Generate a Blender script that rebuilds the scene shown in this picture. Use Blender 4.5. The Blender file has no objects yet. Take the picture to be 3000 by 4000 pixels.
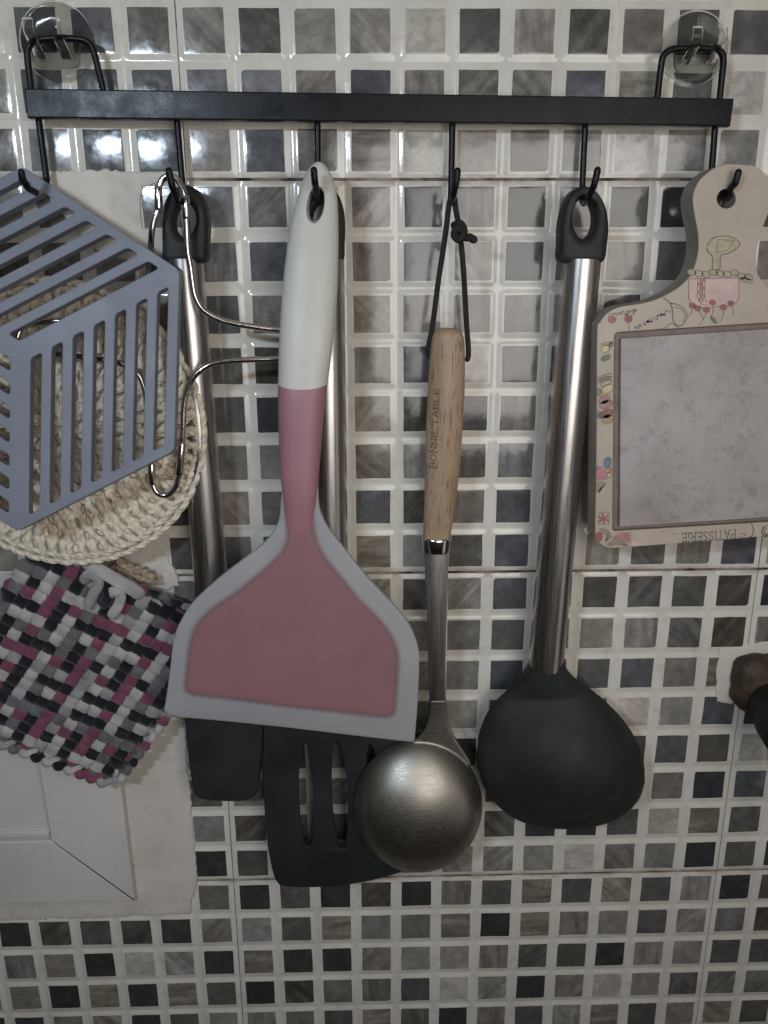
import bpy, bmesh, math, random
from mathutils import Vector, Matrix
from mathutils.geometry import tessellate_polygon

# ------------------------------------------------------------------ camera, world, light
SC = bpy.context.scene
COL = SC.collection
F_PX = 3134.58                                   # focal length in pixels of a 3000 x 4000 frame
CAM = Vector((0.071065, -0.411725, -0.106861))   # metres; wall face is y = 0, camera on -y


def rodrigues(w):
    t = w.length
    k = w / t
    K = Matrix(((0, -k.z, k.y), (k.z, 0, -k.x), (-k.y, k.x, 0)))
    return Matrix.Identity(3) + math.sin(t) * K + (1 - math.cos(t)) * (K @ K)


BASE = Matrix(((1, 0, 0), (0, 0, -1), (0, 1, 0)))
RM = rodrigues(Vector((0.2856, -0.0236, -0.0062))) @ BASE     # world -> (right, down, forward)
RIGHT, DOWN, FWD = (Vector(RM[i]) for i in range(3))

cam_data = bpy.data.cameras.new('camera')
cam = bpy.data.objects.new('camera', cam_data)
COL.objects.link(cam)
mw = Matrix.Identity(4)
for i in range(3):
    mw[i][0], mw[i][1], mw[i][2], mw[i][3] = RIGHT[i], -DOWN[i], -FWD[i], CAM[i]
cam.matrix_world = mw
cam_data.sensor_fit = 'VERTICAL'
cam_data.sensor_height = 36.0
cam_data.lens = F_PX * 36.0 / 4000.0
cam_data.clip_start = 0.01
cam_data.clip_end = 50
SC.camera = cam

world = bpy.data.worlds.new('World')
SC.world = world
world.use_nodes = True
bg = world.node_tree.nodes['Background']
bg.inputs[1].default_value = 1.0
_wt = world.node_tree
_tc = _wt.nodes.new('ShaderNodeTexCoord')
_sp = _wt.nodes.new('ShaderNodeSeparateXYZ')
_wt.links.new(_tc.outputs['Generated'], _sp.inputs[0])
_mr = _wt.nodes.new('ShaderNodeMapRange')
_mr.inputs[1].default_value, _mr.inputs[2].default_value = -1.0, 1.0
_wt.links.new(_sp.outputs[2], _mr.inputs[0])
_cr = _wt.nodes.new('ShaderNodeValToRGB')          # dim room: pale ceiling, dark floor
_el = _cr.color_ramp.elements
_el.new(0.47); _el.new(0.62)
for _k, (_p, _c) in enumerate(((0.25, (0.013, 0.009, 0.005)), (0.47, (0.042, 0.035, 0.026)), (0.62, (0.080, 0.074, 0.066)), (0.85, (0.160, 0.152, 0.142)))):
    _el[_k].position = _p
    _el[_k].color = (*_c, 1)
_wt.links.new(_mr.outputs[0], _cr.inputs[0])
_wt.links.new(_cr.outputs[0], bg.inputs[0])


def area(name, loc, target, sx, sy, power, color):
    ld = bpy.data.lights.new(name, 'AREA')
    ld.shape = 'RECTANGLE'
    ld.size, ld.size_y = sx, sy
    ld.energy = power
    ld.color = color
    o = bpy.data.objects.new(name, ld)
    COL.objects.link(o)
    o.location = loc
    d = Vector(target) - Vector(loc)
    o.rotation_euler = d.to_track_quat('-Z', 'Y').to_euler()
    return o


# a small cool lamp up on the left, a big dim lamp-lit room on the right and above
area('cool_strip_lamp', (-0.200, -0.60, 0.048), (0.06, 0, -0.13), 0.09, 0.024, 2.15, (0.71, 0.85, 1.0))
area('ceiling_lamp', (0.30, -0.80, 0.95), (0.12, 0, -0.1), 0.9, 0.5, 0.75, (1.0, 0.93, 0.84))
area('room_lamp', (0.25, -0.56, -0.12), (0.08, 0, -0.17), 0.34, 0.34, 1.0, (1.0, 0.96, 0.92)).data.spread = math.radians(125)
area('side_window', (0.80, -0.50, -0.44), (0.1, 0, -0.30), 0.26, 0.80, 0.42, (1.0, 0.90, 0.93))

SC.view_settings.view_transform = 'Standard'
SC.view_settings.look = 'None'
SC.view_settings.exposure = -0.46
SC.view_settings.gamma = 1.0
SC.render.engine = 'CYCLES'
SC.cycles.max_bounces = 8
SC.cycles.use_denoising = True

RND = random.Random(7)


# ------------------------------------------------------------------ geometry helpers
def at(u, v, d):
    """Point d millimetres off the wall face that stands at pixel (u, v) of the 3000 x 4000 photograph."""
    r = RIGHT * ((u - 1500) / F_PX) + DOWN * ((v - 2000) / F_PX) + FWD
    t = (-d / 1000.0 - CAM.y) / r.y
    return CAM + r * t


def project(p):
    q = p - CAM
    z = q.dot(FWD)
    return 1500 + F_PX * q.dot(RIGHT) / z, 2000 + F_PX * q.dot(DOWN) / z


def xz(pts, d):
    out = []
    for u, v in pts:
        p = at(u, v, d)
        out.append((p.x, p.z))
    return out


def spline(pts, n=6, closed=False):
    """Catmull-Rom through pts (tuples of any length)."""
    P = [tuple(p) for p in pts]
    m = len(P)
    out = []
    rng = range(m) if closed else range(m - 1)
    for i in rng:
        p1, p2 = P[i], P[(i + 1) % m]
        p0 = P[i - 1] if (closed or i > 0) else p1
        p3 = P[(i + 2) % m] if (closed or i + 2 < m) else p2
        for k in range(n):
            t = k / n
            out.append(tuple(0.5 * (2 * b + (c - a) * t + (2 * a - 5 * b + 4 * c - e) * t * t + (3 * b - a - 3 * c + e) * t ** 3)
                             for a, b, c, e in zip(p0, p1, p2, p3)))
    if not closed:
        out.append(P[-1])
    return out


def ellipse(cx, cy, rx, ry, rot=0.0, n=32):
    c, s = math.cos(rot), math.sin(rot)
    o = []
    for k in range(n):
        a = 2 * math.pi * k / n
        x, y = rx * math.cos(a), ry * math.sin(a)
        o.append((cx + x * c - y * s, cy + x * s + y * c))
    return o


def rounded(pts, r, n=5):
    """Round the corners of polygon pts by radius r (one number or one per corner)."""
    out = []
    m = len(pts)
    for i in range(m):
        rr = r[i] if isinstance(r, (list, tuple)) else r
        p = Vector(pts[i]); a = Vector(pts[i - 1]); b = Vector(pts[(i + 1) % m])
        da, db = (a - p), (b - p)
        rr = min(rr, da.length * 0.48, db.length * 0.48)
        s, e = p + da.normalized() * rr, p + db.normalized() * rr
        for k in range(n + 1):
            t = k / n
            q = s * (1 - t) ** 2 + p * 2 * t * (1 - t) + e * t * t
            out.append((q.x, q.y))
    return out


class MB:
    """Collects geometry for ONE mesh object."""

    def __init__(self):
        self.v, self.f, self.uv, self.mi = [], [], [], []
        self.flat_caps = False

    def add(self, verts, faces, uvs=None, mi=0):
        b = len(self.v)
        self.v += [tuple(p) for p in verts]
        self.uv += list(uvs) if uvs else [(0.0, 0.0)] * len(verts)
        for f in faces:
            self.f.append(tuple(i + b for i in f))
            self.mi.append(mi)

    def tube(self, path, rad, segs=8, closed=False, flat=1.0, up=None, shape=None, round_end=True, mi=0):
        P = [Vector(p) for p in path]
        n = len(P)
        R = list(rad) if isinstance(rad, (list, tuple)) else [rad] * n
        if round_end and not closed:
            t0, t1 = (P[0] - P[1]).normalized(), (P[-1] - P[-2]).normalized()
            r0, r1 = R[0], R[-1]
            pre = [(P[0] + t0 * r0 * math.sin(a), r0 * math.cos(a)) for a in (1.45, 1.05, 0.55)]
            post = [(P[-1] + t1 * r1 * math.sin(a), r1 * math.cos(a)) for a in (0.55, 1.05, 1.45)]
            P = [p for p, _ in pre] + P + [p for p, _ in post]
            R = [r for _, r in pre] + R + [r for _, r in post]
            n = len(P)
        T = []
        for i in range(n):
            if closed:
                t = P[(i + 1) % n] - P[i - 1]
            else:
                t = P[min(i + 1, n - 1)] - P[max(i - 1, 0)]
            T.append(t.normalized() if t.length > 1e-12 else Vector((0, 0, 1)))
        ref = Vector(up) if up else (Vector((0, 1, 0)) if abs(T[0].y) < 0.9 else Vector((1, 0, 0)))
        N = ref - T[0] * ref.dot(T[0])
        N.normalize()
        verts, uvs = [], []
        L = 0.0
        for i in range(n):
            if i:
                L += (P[i] - P[i - 1]).length
            if up:
                N = Vector(up) - T[i] * Vector(up).dot(T[i])
            else:
                N = N - T[i] * N.dot(T[i])
            if N.length < 1e-9:
                N = Vector((1, 0, 0))
            N.normalize()
            B = T[i].cross(N)
            for k in range(segs):
                a = 2 * math.pi * k / segs
                x, y = math.cos(a), math.sin(a)
                if shape:
                    x, y = shape(x, y)
                verts.append(P[i] + B * (x * R[i]) + N * (y * R[i] * flat))
                uvs.append((L, k / segs))
        faces = []
        for i in range(n if closed else n - 1):
            j = (i + 1) % n
            for k in range(segs):
                l = (k + 1) % segs
                faces.append((i * segs + k, i * segs + l, j * segs + l, j * segs + k))
        if not closed:
            faces.append(tuple(range(segs))[::-1])
            faces.append(tuple((n - 1) * segs + k for k in range(segs)))
        self.add(verts, faces, uvs, mi)

    def rings(self, rings, cap0=True, cap1=True, mi=0):
        """Loft through closed rings of equal length."""
        m = len(rings[0])
        verts = [p for r in rings for p in r]
        faces = []
        for i in range(len(rings) - 1):
            for k in range(m):
                l = (k + 1) % m
                faces.append((i * m + k, i * m + l, (i + 1) * m + l, (i + 1) * m + k))
        if cap0:
            faces.append(tuple(range(m))[::-1])
        if cap1:
            faces.append(tuple((len(rings) - 1) * m + k for k in range(m)))
        self.add(verts, faces, None, mi)

    def plate(self, outer, holes, d0, d1, bevel=0.0, steps=2, mi=0, hole_bevel=None):
        """Slab in the wall plane: outlines in (x, z) metres, back d0 and front d1 millimetres off the wall."""
        def area2(l):
            return sum(l[i - 1][0] * l[i][1] - l[i][0] * l[i - 1][1] for i in range(len(l)))
        self.flat_caps = True
        loops = [(outer, bevel, 1)] + [(h, bevel if hole_bevel is None else hole_bevel, -1) for h in holes]
        caps_f, caps_b = [], []
        verts, faces = [], []
        yb, yf = -d0 / 1000.0, -d1 / 1000.0
        for loop, bv, sgn in loops:
            lp = list(loop)
            if area2(lp) * sgn < 0:
                lp = lp[::-1]
            m = len(lp)
            ins = []
            for i in range(m):
                a, p, c = Vector(lp[i - 1]), Vector(lp[i]), Vector(lp[(i + 1) % m])
                e1, e2 = (p - a), (c - p)
                if e1.length < 1e-9: e1 = e2
                if e2.length < 1e-9: e2 = e1
                e1.normalize(); e2.normalize()
                n1, n2 = Vector((-e1.y, e1.x)), Vector((-e2.y, e2.x))
                nn = n1 + n2
                if nn.length < 1e-6: nn = n1
                nn.normalize()
                ins.append(nn / max(0.5, nn.dot(n1)))
            layers = []
            if bv > 0:
                st = [math.pi / 2 * k / steps for k in range(steps + 1)]
                front = [(bv * (1 - math.sin(a)), yf + bv * (1 - math.cos(a))) for a in st]
                back = [(bv * (1 - math.cos(a)), yb - bv * (1 - math.sin(a))) for a in st]
                layers = front + back
            else:
                layers = [(0, yf), (0, yb)]
            b = len(verts)
            for off, y in layers:
                for i in range(m):
                    verts.append((lp[i][0] + ins[i].x * off, y, lp[i][1] + ins[i].y * off))
            for q in range(len(layers) - 1):
                for i in range(m):
                    j = (i + 1) % m
                    faces.append((b + q * m + i, b + (q + 1) * m + i, b + (q + 1) * m + j, b + q * m + j))
            caps_f.append([b + i for i in range(m)])
            caps_b.append([b + (len(layers) - 1) * m + i for i in range(m)])
        for caps, rev in ((caps_f, False), (caps_b, True)):
            idx = [i for l in caps for i in l]
            tris = tessellate_polygon([[Vector((verts[i][0], verts[i][2], 0)) for i in l] for l in caps])
            for t in tris:
                a, bq, c = (idx[k] for k in t)
                A, B_, C_ = (Vector((verts[i][0], verts[i][2])) for i in (a, bq, c))
                cr = (B_ - A).x * (C_ - A).y - (B_ - A).y * (C_ - A).x
                if abs(cr) < 1e-14:
                    continue
                # seen from -y with x right and z up, counter-clockwise faces the camera
                if (cr > 0) == (not rev):
                    faces.append((a, bq, c))
                else:
                    faces.append((a, c, bq))
        self.add(verts, faces, None, mi)

    def mesh(self, name, mats, sharp=40, smooth=True):
        me = bpy.data.meshes.new(name)
        me.from_pydata(self.v, [], self.f)
        if not isinstance(mats, (list, tuple)):
            mats = [mats]
        for m in mats:
            me.materials.append(m)
        for p, mi in zip(me.polygons, self.mi):
            p.material_index = mi
            p.use_smooth = smooth
        uvl = me.uv_layers.new(name='UVMap')
        for l in me.loops:
            uvl.data[l.index].uv = self.uv[l.vertex_index]
        me.validate()
        if smooth:
            me.set_sharp_from_angle(angle=math.radians(sharp))
        return me

    def build(self, name, mats, parent=None, sharp=None, smooth=True):
        sharp = sharp or (20 if self.flat_caps else 40)
        o = bpy.data.objects.new(name, self.mesh(name, mats, sharp, smooth))
        COL.objects.link(o)
        if parent:
            o.parent = parent
        return o


def tag(o, label=None, cat=None, group=None, kind=None):
    if label: o['label'] = label
    if cat: o['category'] = cat
    if group: o['group'] = group
    if kind: o['kind'] = kind
    return o


def thing(name, label, cat, group=None):
    o = bpy.data.objects.new(name, None)
    COL.objects.link(o)
    o.empty_display_size = 0.01
    return tag(o, label, cat, group)


# ------------------------------------------------------------------ materials
class NT:
    def __init__(self, name):
        self.m = bpy.data.materials.new(name)
        self.m.use_nodes = True
        self.t = self.m.node_tree
        self.b = self.t.nodes['Principled BSDF']

    def n(self, typ, **kw):
        nd = self.t.nodes.new(typ)
        for k, v in kw.items():
            if hasattr(nd, k):
                setattr(nd, k, v)
            else:
                nd.inputs[k.replace('_', ' ')].default_value = v
        return nd

    def l(self, a, b):
        self.t.links.new(a, b)

    def coords(self, kind='Object', scale=(1, 1, 1), rot=(0, 0, 0), loc=(0, 0, 0)):
        tc = self.n('ShaderNodeTexCoord')
        mp = self.n('ShaderNodeMapping')
        mp.inputs['Scale'].default_value = scale
        mp.inputs['Rotation'].default_value = rot
        mp.inputs['Location'].default_value = loc
        self.l(tc.outputs[kind], mp.inputs[0])
        return mp.outputs[0]

    def noise(self, vec, scale, detail=4, rough=0.55, dist=0.0):
        nd = self.n('ShaderNodeTexNoise')
        nd.inputs['Scale'].default_value = scale
        nd.inputs['Detail'].default_value = detail
        nd.inputs['Roughness'].default_value = rough
        nd.inputs['Distortion'].default_value = dist
        if vec is not None:
            self.l(vec, nd.inputs['Vector'])
        return nd.outputs['Fac']

    def ramp(self, fac, stops):
        r = self.n('ShaderNodeValToRGB')
        el = r.color_ramp.elements
        while len(el) < len(stops):
            el.new(0.5)
        for e, (p, c) in zip(el, stops):
            e.position = p
            e.color = (c, c, c, 1) if isinstance(c, (int, float)) else (*c, 1)
        self.l(fac, r.inputs[0])
        return r.outputs[0]

    def mix(self, fac, a, b, blend='MIX'):
        m = self.n('ShaderNodeMix', data_type='RGBA', blend_type=blend)
        for sock, val in ((m.inputs[0], fac), (m.inputs[6], a), (m.inputs[7], b)):
            if isinstance(val, (int, float)):
                sock.default_value = val if sock == m.inputs[0] else (val, val, val, 1)
            elif isinstance(val, tuple):
                sock.default_value = (*val, 1)
            else:
                self.l(val, sock)
        return m.outputs[2]

    def math(self, op, a, b=None):
        m = self.n('ShaderNodeMath', operation=op)
        for i, x in enumerate((a, b)):
            if x is None:
                continue
            if isinstance(x, (int, float)):
                m.inputs[i].default_value = x
            else:
                self.l(x, m.inputs[i])
        return m.outputs[0]

    def bump(self, h, strength=0.3, dist=0.001):
        b = self.n('ShaderNodeBump')
        b.inputs['Strength'].default_value = strength
        b.inputs['Distance'].default_value = dist
        self.l(h, b.inputs['Height'])
        self.l(b.outputs[0], self.b.inputs['Normal'])

    def set(self, color=None, rough=None, metal=None, **kw):
        if color is not None:
            if isinstance(color, tuple):
                self.b.inputs['Base Color'].default_value = (*color, 1)
            else:
                self.l(color, self.b.inputs['Base Color'])
        if rough is not None:
            if isinstance(rough, (int, float)):
                self.b.inputs['Roughness'].default_value = rough
            else:
                self.l(rough, self.b.inputs['Roughness'])
        if metal is not None:
            self.b.inputs['Metallic'].default_value = metal
        for k, v in kw.items():
            self.b.inputs[k.replace('_', ' ')].default_value = v
        return self.m


def mat_plain(name, color, rough=0.5, metal=0.0, var=0.12, scale=120, bump=0.0, bscale=900, rvar=0.08):
    t = NT(name)
    vec = t.coords()
    nz = t.noise(vec, scale, 5)
    lo = tuple(c * (1 - var) for c in color)
    hi = tuple(min(1, c * (1 + var)) for c in color)
    col = t.ramp(nz, [(0.3, lo), (0.7, hi)])
    rg = t.ramp(t.noise(vec, scale * 0.6, 3), [(0.3, max(0.02, rough - rvar)), (0.7, min(1, rough + rvar))])
    if bump:
        t.bump(t.noise(vec, bscale, 3), bump, 0.0004)
    return t.set(col, rg, metal)


def mat_dull(*a, **k):
    m = mat_plain(*a, **k)
    m.node_tree.nodes['Principled BSDF'].inputs['Specular IOR Level'].default_value = 0.2
    return m


def mat_tile(kind):
    """Glossy mosaic piece: its own colour comes from the object, the streaks differ with every piece."""
    t = NT('mosaic_' + kind)
    oi = t.n('ShaderNodeObjectInfo')
    tc = t.n('ShaderNodeTexCoord')
    off = t.n('ShaderNodeVectorMath', operation='ADD')
    t.l(tc.outputs['Object'], off.inputs[0])
    sc = t.n('ShaderNodeVectorMath', operation='SCALE')
    sc.inputs[0].default_value = (1.7, 0.3, 2.3)
    t.l(oi.outputs['Random'], sc.inputs['Scale'])
    t.l(sc.outputs[0], off.inputs[1])
    rot = t.n('ShaderNodeVectorRotate', rotation_type='Y_AXIS')
    t.l(off.outputs[0], rot.inputs['Vector'])
    if kind == 'diagonal':
        ang = t.math('ADD', t.math('MULTIPLY', t.math('GREATER_THAN', oi.outputs['Random'], 0.45), 1.5), -0.85)
        t.l(t.math('ADD', ang, t.math('MULTIPLY', oi.outputs['Random'], 0.3)), rot.inputs['Angle'])
    elif kind == 'upright':
        rot.inputs['Angle'].default_value = 1.62
    elif kind == 'level':
        rot.inputs['Angle'].default_value = 0.06
    else:
        t.l(t.math('MULTIPLY', oi.outputs['Random'], 6.0), rot.inputs['Angle'])
    mp = t.n('ShaderNodeMapping')
    mp.inputs['Scale'].default_value = (0.16, 1, 1) if kind != 'plain' else (0.5, 1, 1)
    t.l(rot.outputs[0], mp.inputs[0])
    s1 = t.noise(mp.outputs[0], 210 if kind != 'plain' else 110, 4, 0.55, 0.35)
    s2 = t.noise(off.outputs[0], 190, 5, 0.6)
    amp = {'diagonal': (0.58, 1.50), 'upright': (0.62, 1.42), 'level': (0.55, 1.5), 'plain': (0.80, 1.22)}[kind]
    st = t.ramp(s1, [(0.30, amp[0]), (0.5, 0.95), (0.72, amp[1])])
    mo = t.ramp(s2, [(0.25, 0.72), (0.75, 1.25)])
    c = t.mix(1.0, oi.outputs['Color'], st, 'MULTIPLY')
    c = t.mix(1.0, c, mo, 'MULTIPLY')
    speck = t.ramp(t.noise(off.outputs[0], 900, 2, 0.7), [(0.30, 0.55), (0.40, 1.0)])
    c = t.mix(0.7, c, speck, 'MULTIPLY')
    t.bump(t.noise(off.outputs[0], 120, 2), 0.16, 0.0005)
    rg = t.ramp(s2, [(0.3, 0.07), (0.75, 0.20)])
    t.set(c, rg, 0.0)
    t.b.inputs['Specular IOR Level'].default_value = 0.55
    return t.m


def mat_white_glaze():
    t = NT('white_glaze')
    oi = t.n('ShaderNodeObjectInfo')
    vec = t.coords()
    a = t.noise(vec, 26, 5, 0.6)
    base = t.ramp(a, [(0.3, (0.60, 0.57, 0.50)), (0.7, (0.72, 0.685, 0.62))])
    st = t.ramp(t.noise(vec, 70, 6, 0.65), [(0.54, 0.0), (0.76, 1.0)])
    col = t.mix(t.math('MULTIPLY', st, 0.50), base, (0.38, 0.31, 0.235))
    sep = t.n('ShaderNodeSeparateXYZ')
    t.l(vec, sep.inputs[0])
    dz = t.math('SUBTRACT', 0.1, t.math('ABSOLUTE', t.math('ADD', sep.outputs[2], 0.1)))     # metres to the upper or lower panel edge
    near = t.n('ShaderNodeMapRange')
    t.l(dz, near.inputs[0])
    near.inputs[1].default_value, near.inputs[2].default_value = 0.0, 0.0035
    near.inputs[3].default_value, near.inputs[4].default_value = 1.0, 0.0
    grime = t.ramp(t.noise(t.coords(scale=(0.5, 1, 1)), 75, 5, 0.65), [(0.42, 0.0), (0.62, 1.0)])
    col = t.mix(t.math('MULTIPLY', t.math('MULTIPLY', near.outputs[0], grime), 0.75), col, (0.20, 0.145, 0.10))
    t.bump(t.noise(vec, 130, 3), 0.22, 0.0005)
    return t.set(col, t.ramp(a, [(0.3, 0.10), (0.7, 0.2)]), 0.0)


def mat_seam():
    t = NT('seam_grout')
    vec = t.coords(scale=(0.35, 1, 1))
    a = t.noise(vec, 130, 6, 0.7)
    col = t.ramp(a, [(0.37, (0.012, 0.008, 0.006)), (0.43, (0.10, 0.065, 0.045)), (0.52, (0.24, 0.185, 0.14)), (0.70, (0.40, 0.34, 0.28))])
    t.bump(a, 0.8, 0.001)
    return t.set(col, 0.9)


def mat_plaster():
    t = NT('smeared_plaster')
    vec = t.coords()
    a = t.noise(vec, 60, 6, 0.65)
    col = t.ramp(a, [(0.25, (0.47, 0.415, 0.345)), (0.42, (0.59, 0.54, 0.475)), (0.75, (0.66, 0.615, 0.555))])
    sp = t.ramp(t.noise(vec, 420, 3, 0.6), [(0.26, 0.35), (0.34, 1.0)])
    col = t.mix(0.5, col, sp, 'MULTIPLY')
    t.bump(t.noise(vec, 150, 6, 0.6), 0.35, 0.0012)
    return t.set(col, 0.6)


def mat_steel(name, color=(0.56, 0.54, 0.53), rough=0.27, axis='Z'):
    t = NT(name)
    s = {'Z': (1, 1, 0.02), 'X': (0.03, 1, 1), 'O': (1, 1, 1)}[axis]
    vec = t.coords(scale=s)
    a = t.noise(vec, 1500, 3, 0.6)
    b = t.noise(t.coords(), 45, 5, 0.6)
    col = t.mix(t.ramp(b, [(0.35, 0.0), (0.75, 0.5)]), color, tuple(c * 0.72 for c in color))
    rg = t.ramp(a, [(0.3, rough - 0.06), (0.7, rough + 0.08)])
    t.bump(a, 0.10, 0.0002)
    return t.set(col, rg, 1.0)


def mat_wood():
    t = NT('beech_wood')
    vec = t.coords(scale=(1, 1, 0.09))
    a = t.noise(vec, 160, 6, 0.6, 0.3)
    col = t.ramp(a, [(0.28, (0.25, 0.165, 0.10)), (0.5, (0.36, 0.25, 0.16)), (0.75, (0.42, 0.305, 0.205))])
    fl = t.ramp(t.noise(t.coords(scale=(1, 1, 0.12)), 1000, 2, 0.5), [(0.35, 0.40), (0.43, 1.0)])
    col = t.mix(0.85, col, fl, 'MULTIPLY')
    t.bump(fl, 0.25, 0.0003)
    return t.set(col, 0.55)


def mat_yarn(name, color, ply=900.0, var=0.25):
    t = NT(name)
    uv = t.n('ShaderNodeTexCoord').outputs['UV']
    sep = t.n('ShaderNodeSeparateXYZ')
    t.l(uv, sep.inputs[0])
    ph = t.math('ADD', t.math('MULTIPLY', sep.outputs[0], ply), t.math('MULTIPLY', sep.outputs[1], 6.2832 * 3))
    w = t.math('SINE', ph)
    w = t.math('ADD', t.math('MULTIPLY', w, 0.5), 0.5)
    fz = t.noise(t.coords(), 1500, 5, 0.75)
    nz = t.noise(t.coords(), 150, 4)
    col = t.ramp(nz, [(0.25, tuple(c * (1 - var) for c in color)), (0.75, tuple(min(1, c * (1 + var * 0.6)) for c in color))])
    col = t.mix(t.math('MULTIPLY', t.math('SUBTRACT', 1.0, w), 0.30), col, tuple(c * 0.55 for c in color))
    h = t.math('ADD', t.math('MULTIPLY', w, 0.8), t.math('MULTIPLY', fz, 0.5))
    t.bump(h, 0.9, 0.0008)
    t.set(col, 0.95)
    t.b.inputs['Sheen Weight'].default_value = 0.25
    t.b.inputs['Specular IOR Level'].default_value = 0.15
    return t.m


def mat_stone():
    t = NT('mottled_stone')
    vec = t.coords()
    a = t.noise(vec, 36, 7, 0.68)
    col = t.ramp(a, [(0.30, (0.265, 0.232, 0.222)), (0.45, (0.335, 0.30, 0.292)), (0.62, (0.38, 0.345, 0.335)), (0.8, (0.42, 0.385, 0.375))])
    b = t.ramp(t.noise(vec, 170, 6, 0.75, 0.3), [(0.38, 0.66), (0.48, 1.0)])
    col = t.mix(0.6, col, b, 'MULTIPLY')
    c = t.ramp(t.noise(vec, 520, 3, 0.6), [(0.27, 0.45), (0.33, 1.0)])
    col = t.mix(0.8, col, c, 'MULTIPLY')
    t.bump(t.noise(vec, 300, 4), 0.2, 0.0005)
    return t.set(col, 0.5)


def mat_clear():
    t = NT('clear_plastic')
    vec = t.coords()
    t.set((0.93, 0.94, 0.93), t.ramp(t.noise(vec, 200, 3), [(0.3, 0.03), (0.7, 0.12)]), 0.0)
    t.b.inputs['Transmission Weight'].default_value = 1.0
    t.b.inputs['IOR'].default_value = 1.25
    return t.m


def mat_film():
    """Thin transparent adhesive sheet: mostly see-through, a faint gloss and a greyish dirt tint."""
    t = NT('clear_film')
    vec = t.coords()
    tr = t.n('ShaderNodeBsdfTransparent')
    tr.inputs[0].default_value = (0.985, 0.985, 0.98, 1)
    mx = t.n('ShaderNodeMixShader')
    fr = t.n('ShaderNodeFresnel')
    fr.inputs['IOR'].default_value = 1.4
    dirt = t.ramp(t.noise(vec, 60, 5, 0.6), [(0.50, 0.0), (0.80, 0.06)])
    t.l(t.math('ADD', t.math('MULTIPLY', fr.outputs[0], 0.35), dirt), mx.inputs[0])
    t.set((0.8, 0.77, 0.73), 0.12)
    t.l(tr.outputs[0], mx.inputs[1])
    t.l(t.b.outputs[0], mx.inputs[2])
    t.l(mx.outputs[0], t.t.nodes['Material Output'].inputs[0])
    return t.m


def mat_milky():
    """Milky silicone: diffuse, lets light through, blurs what is behind it."""
    t = NT('milky_silicone')
    vec = t.coords()
    nz = t.noise(vec, 25, 3)
    col = t.ramp(nz, [(0.3, (0.64, 0.63, 0.655)), (0.7, (0.70, 0.685, 0.70))])
    t.set(col, t.ramp(t.noise(vec, 45, 5, 0.7), [(0.35, 0.26), (0.65, 0.45)]))
    tl = t.n('ShaderNodeBsdfTranslucent')
    tl.inputs[0].default_value = (0.75, 0.75, 0.78, 1)
    m1 = t.n('ShaderNodeMixShader')
    m1.inputs[0].default_value = 0.32
    t.l(t.b.outputs[0], m1.inputs[1])
    t.l(tl.outputs[0], m1.inputs[2])
    rf = t.n('ShaderNodeBsdfRefraction')
    rf.inputs['Roughness'].default_value = 0.55
    rf.inputs['IOR'].default_value = 1.15
    rf.inputs[0].default_value = (0.8, 0.8, 0.83, 1)
    m2 = t.n('ShaderNodeMixShader')
    m2.inputs[0].default_value = 0.42
    t.l(m1.outputs[0], m2.inputs[1])
    t.l(rf.outputs[0], m2.inputs[2])
    t.l(m2.outputs[0], t.t.nodes['Material Output'].inputs[0])
    return t.m


def mat_pink_core():
    """Pink core moulded into the milky blade; it thins out towards its own rim (uv.x = 0 at the rim)."""
    t = NT('pink_silicone_core')
    uv = t.n('ShaderNodeTexCoord').outputs['UV']
    sep = t.n('ShaderNodeSeparateXYZ')
    t.l(uv, sep.inputs[0])
    vec = t.coords()
    col = t.ramp(t.noise(vec, 30, 3), [(0.3, (0.250, 0.124, 0.134)), (0.7, (0.275, 0.140, 0.149))])
    t.bump(t.noise(vec, 1500, 2), 0.08, 0.0003)
    t.set(col, t.ramp(t.noise(vec, 45, 5, 0.7), [(0.35, 0.30), (0.65, 0.55)]))
    f = t.n('ShaderNodeMapRange', interpolation_type='SMOOTHSTEP')
    t.l(sep.outputs[0], f.inputs[0])
    tr = t.n('ShaderNodeBsdfTransparent')
    mx = t.n('ShaderNodeMixShader')
    t.l(f.outputs[0], mx.inputs[0])
    t.l(tr.outputs[0], mx.inputs[1])
    t.l(t.b.outputs[0], mx.inputs[2])
    t.l(mx.outputs[0], t.t.nodes['Material Output'].inputs[0])
    return t.m


def mat_hatch():
    t = NT('white_plastic')
    vec = t.coords()
    a = t.noise(vec, 16, 5, 0.6)
    col = t.ramp(a, [(0.3, (0.56, 0.52, 0.485)), (0.7, (0.64, 0.60, 0.565))])
    smear = t.ramp(t.noise(t.coords(scale=(1, 1, 0.3)), 55, 6, 0.7), [(0.56, 0.0), (0.78, 1.0)])
    col = t.mix(t.math('MULTIPLY', smear, 0.30), col, (0.33, 0.27, 0.22))
    sp = t.ramp(t.noise(vec, 330, 3, 0.6), [(0.25, 0.45), (0.32, 1.0)])
    col = t.mix(0.6, col, sp, 'MULTIPLY')
    t.bump(t.noise(vec, 90, 4), 0.12, 0.0008)
    return t.set(col, t.ramp(a, [(0.3, 0.28), (0.7, 0.5)]))


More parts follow.
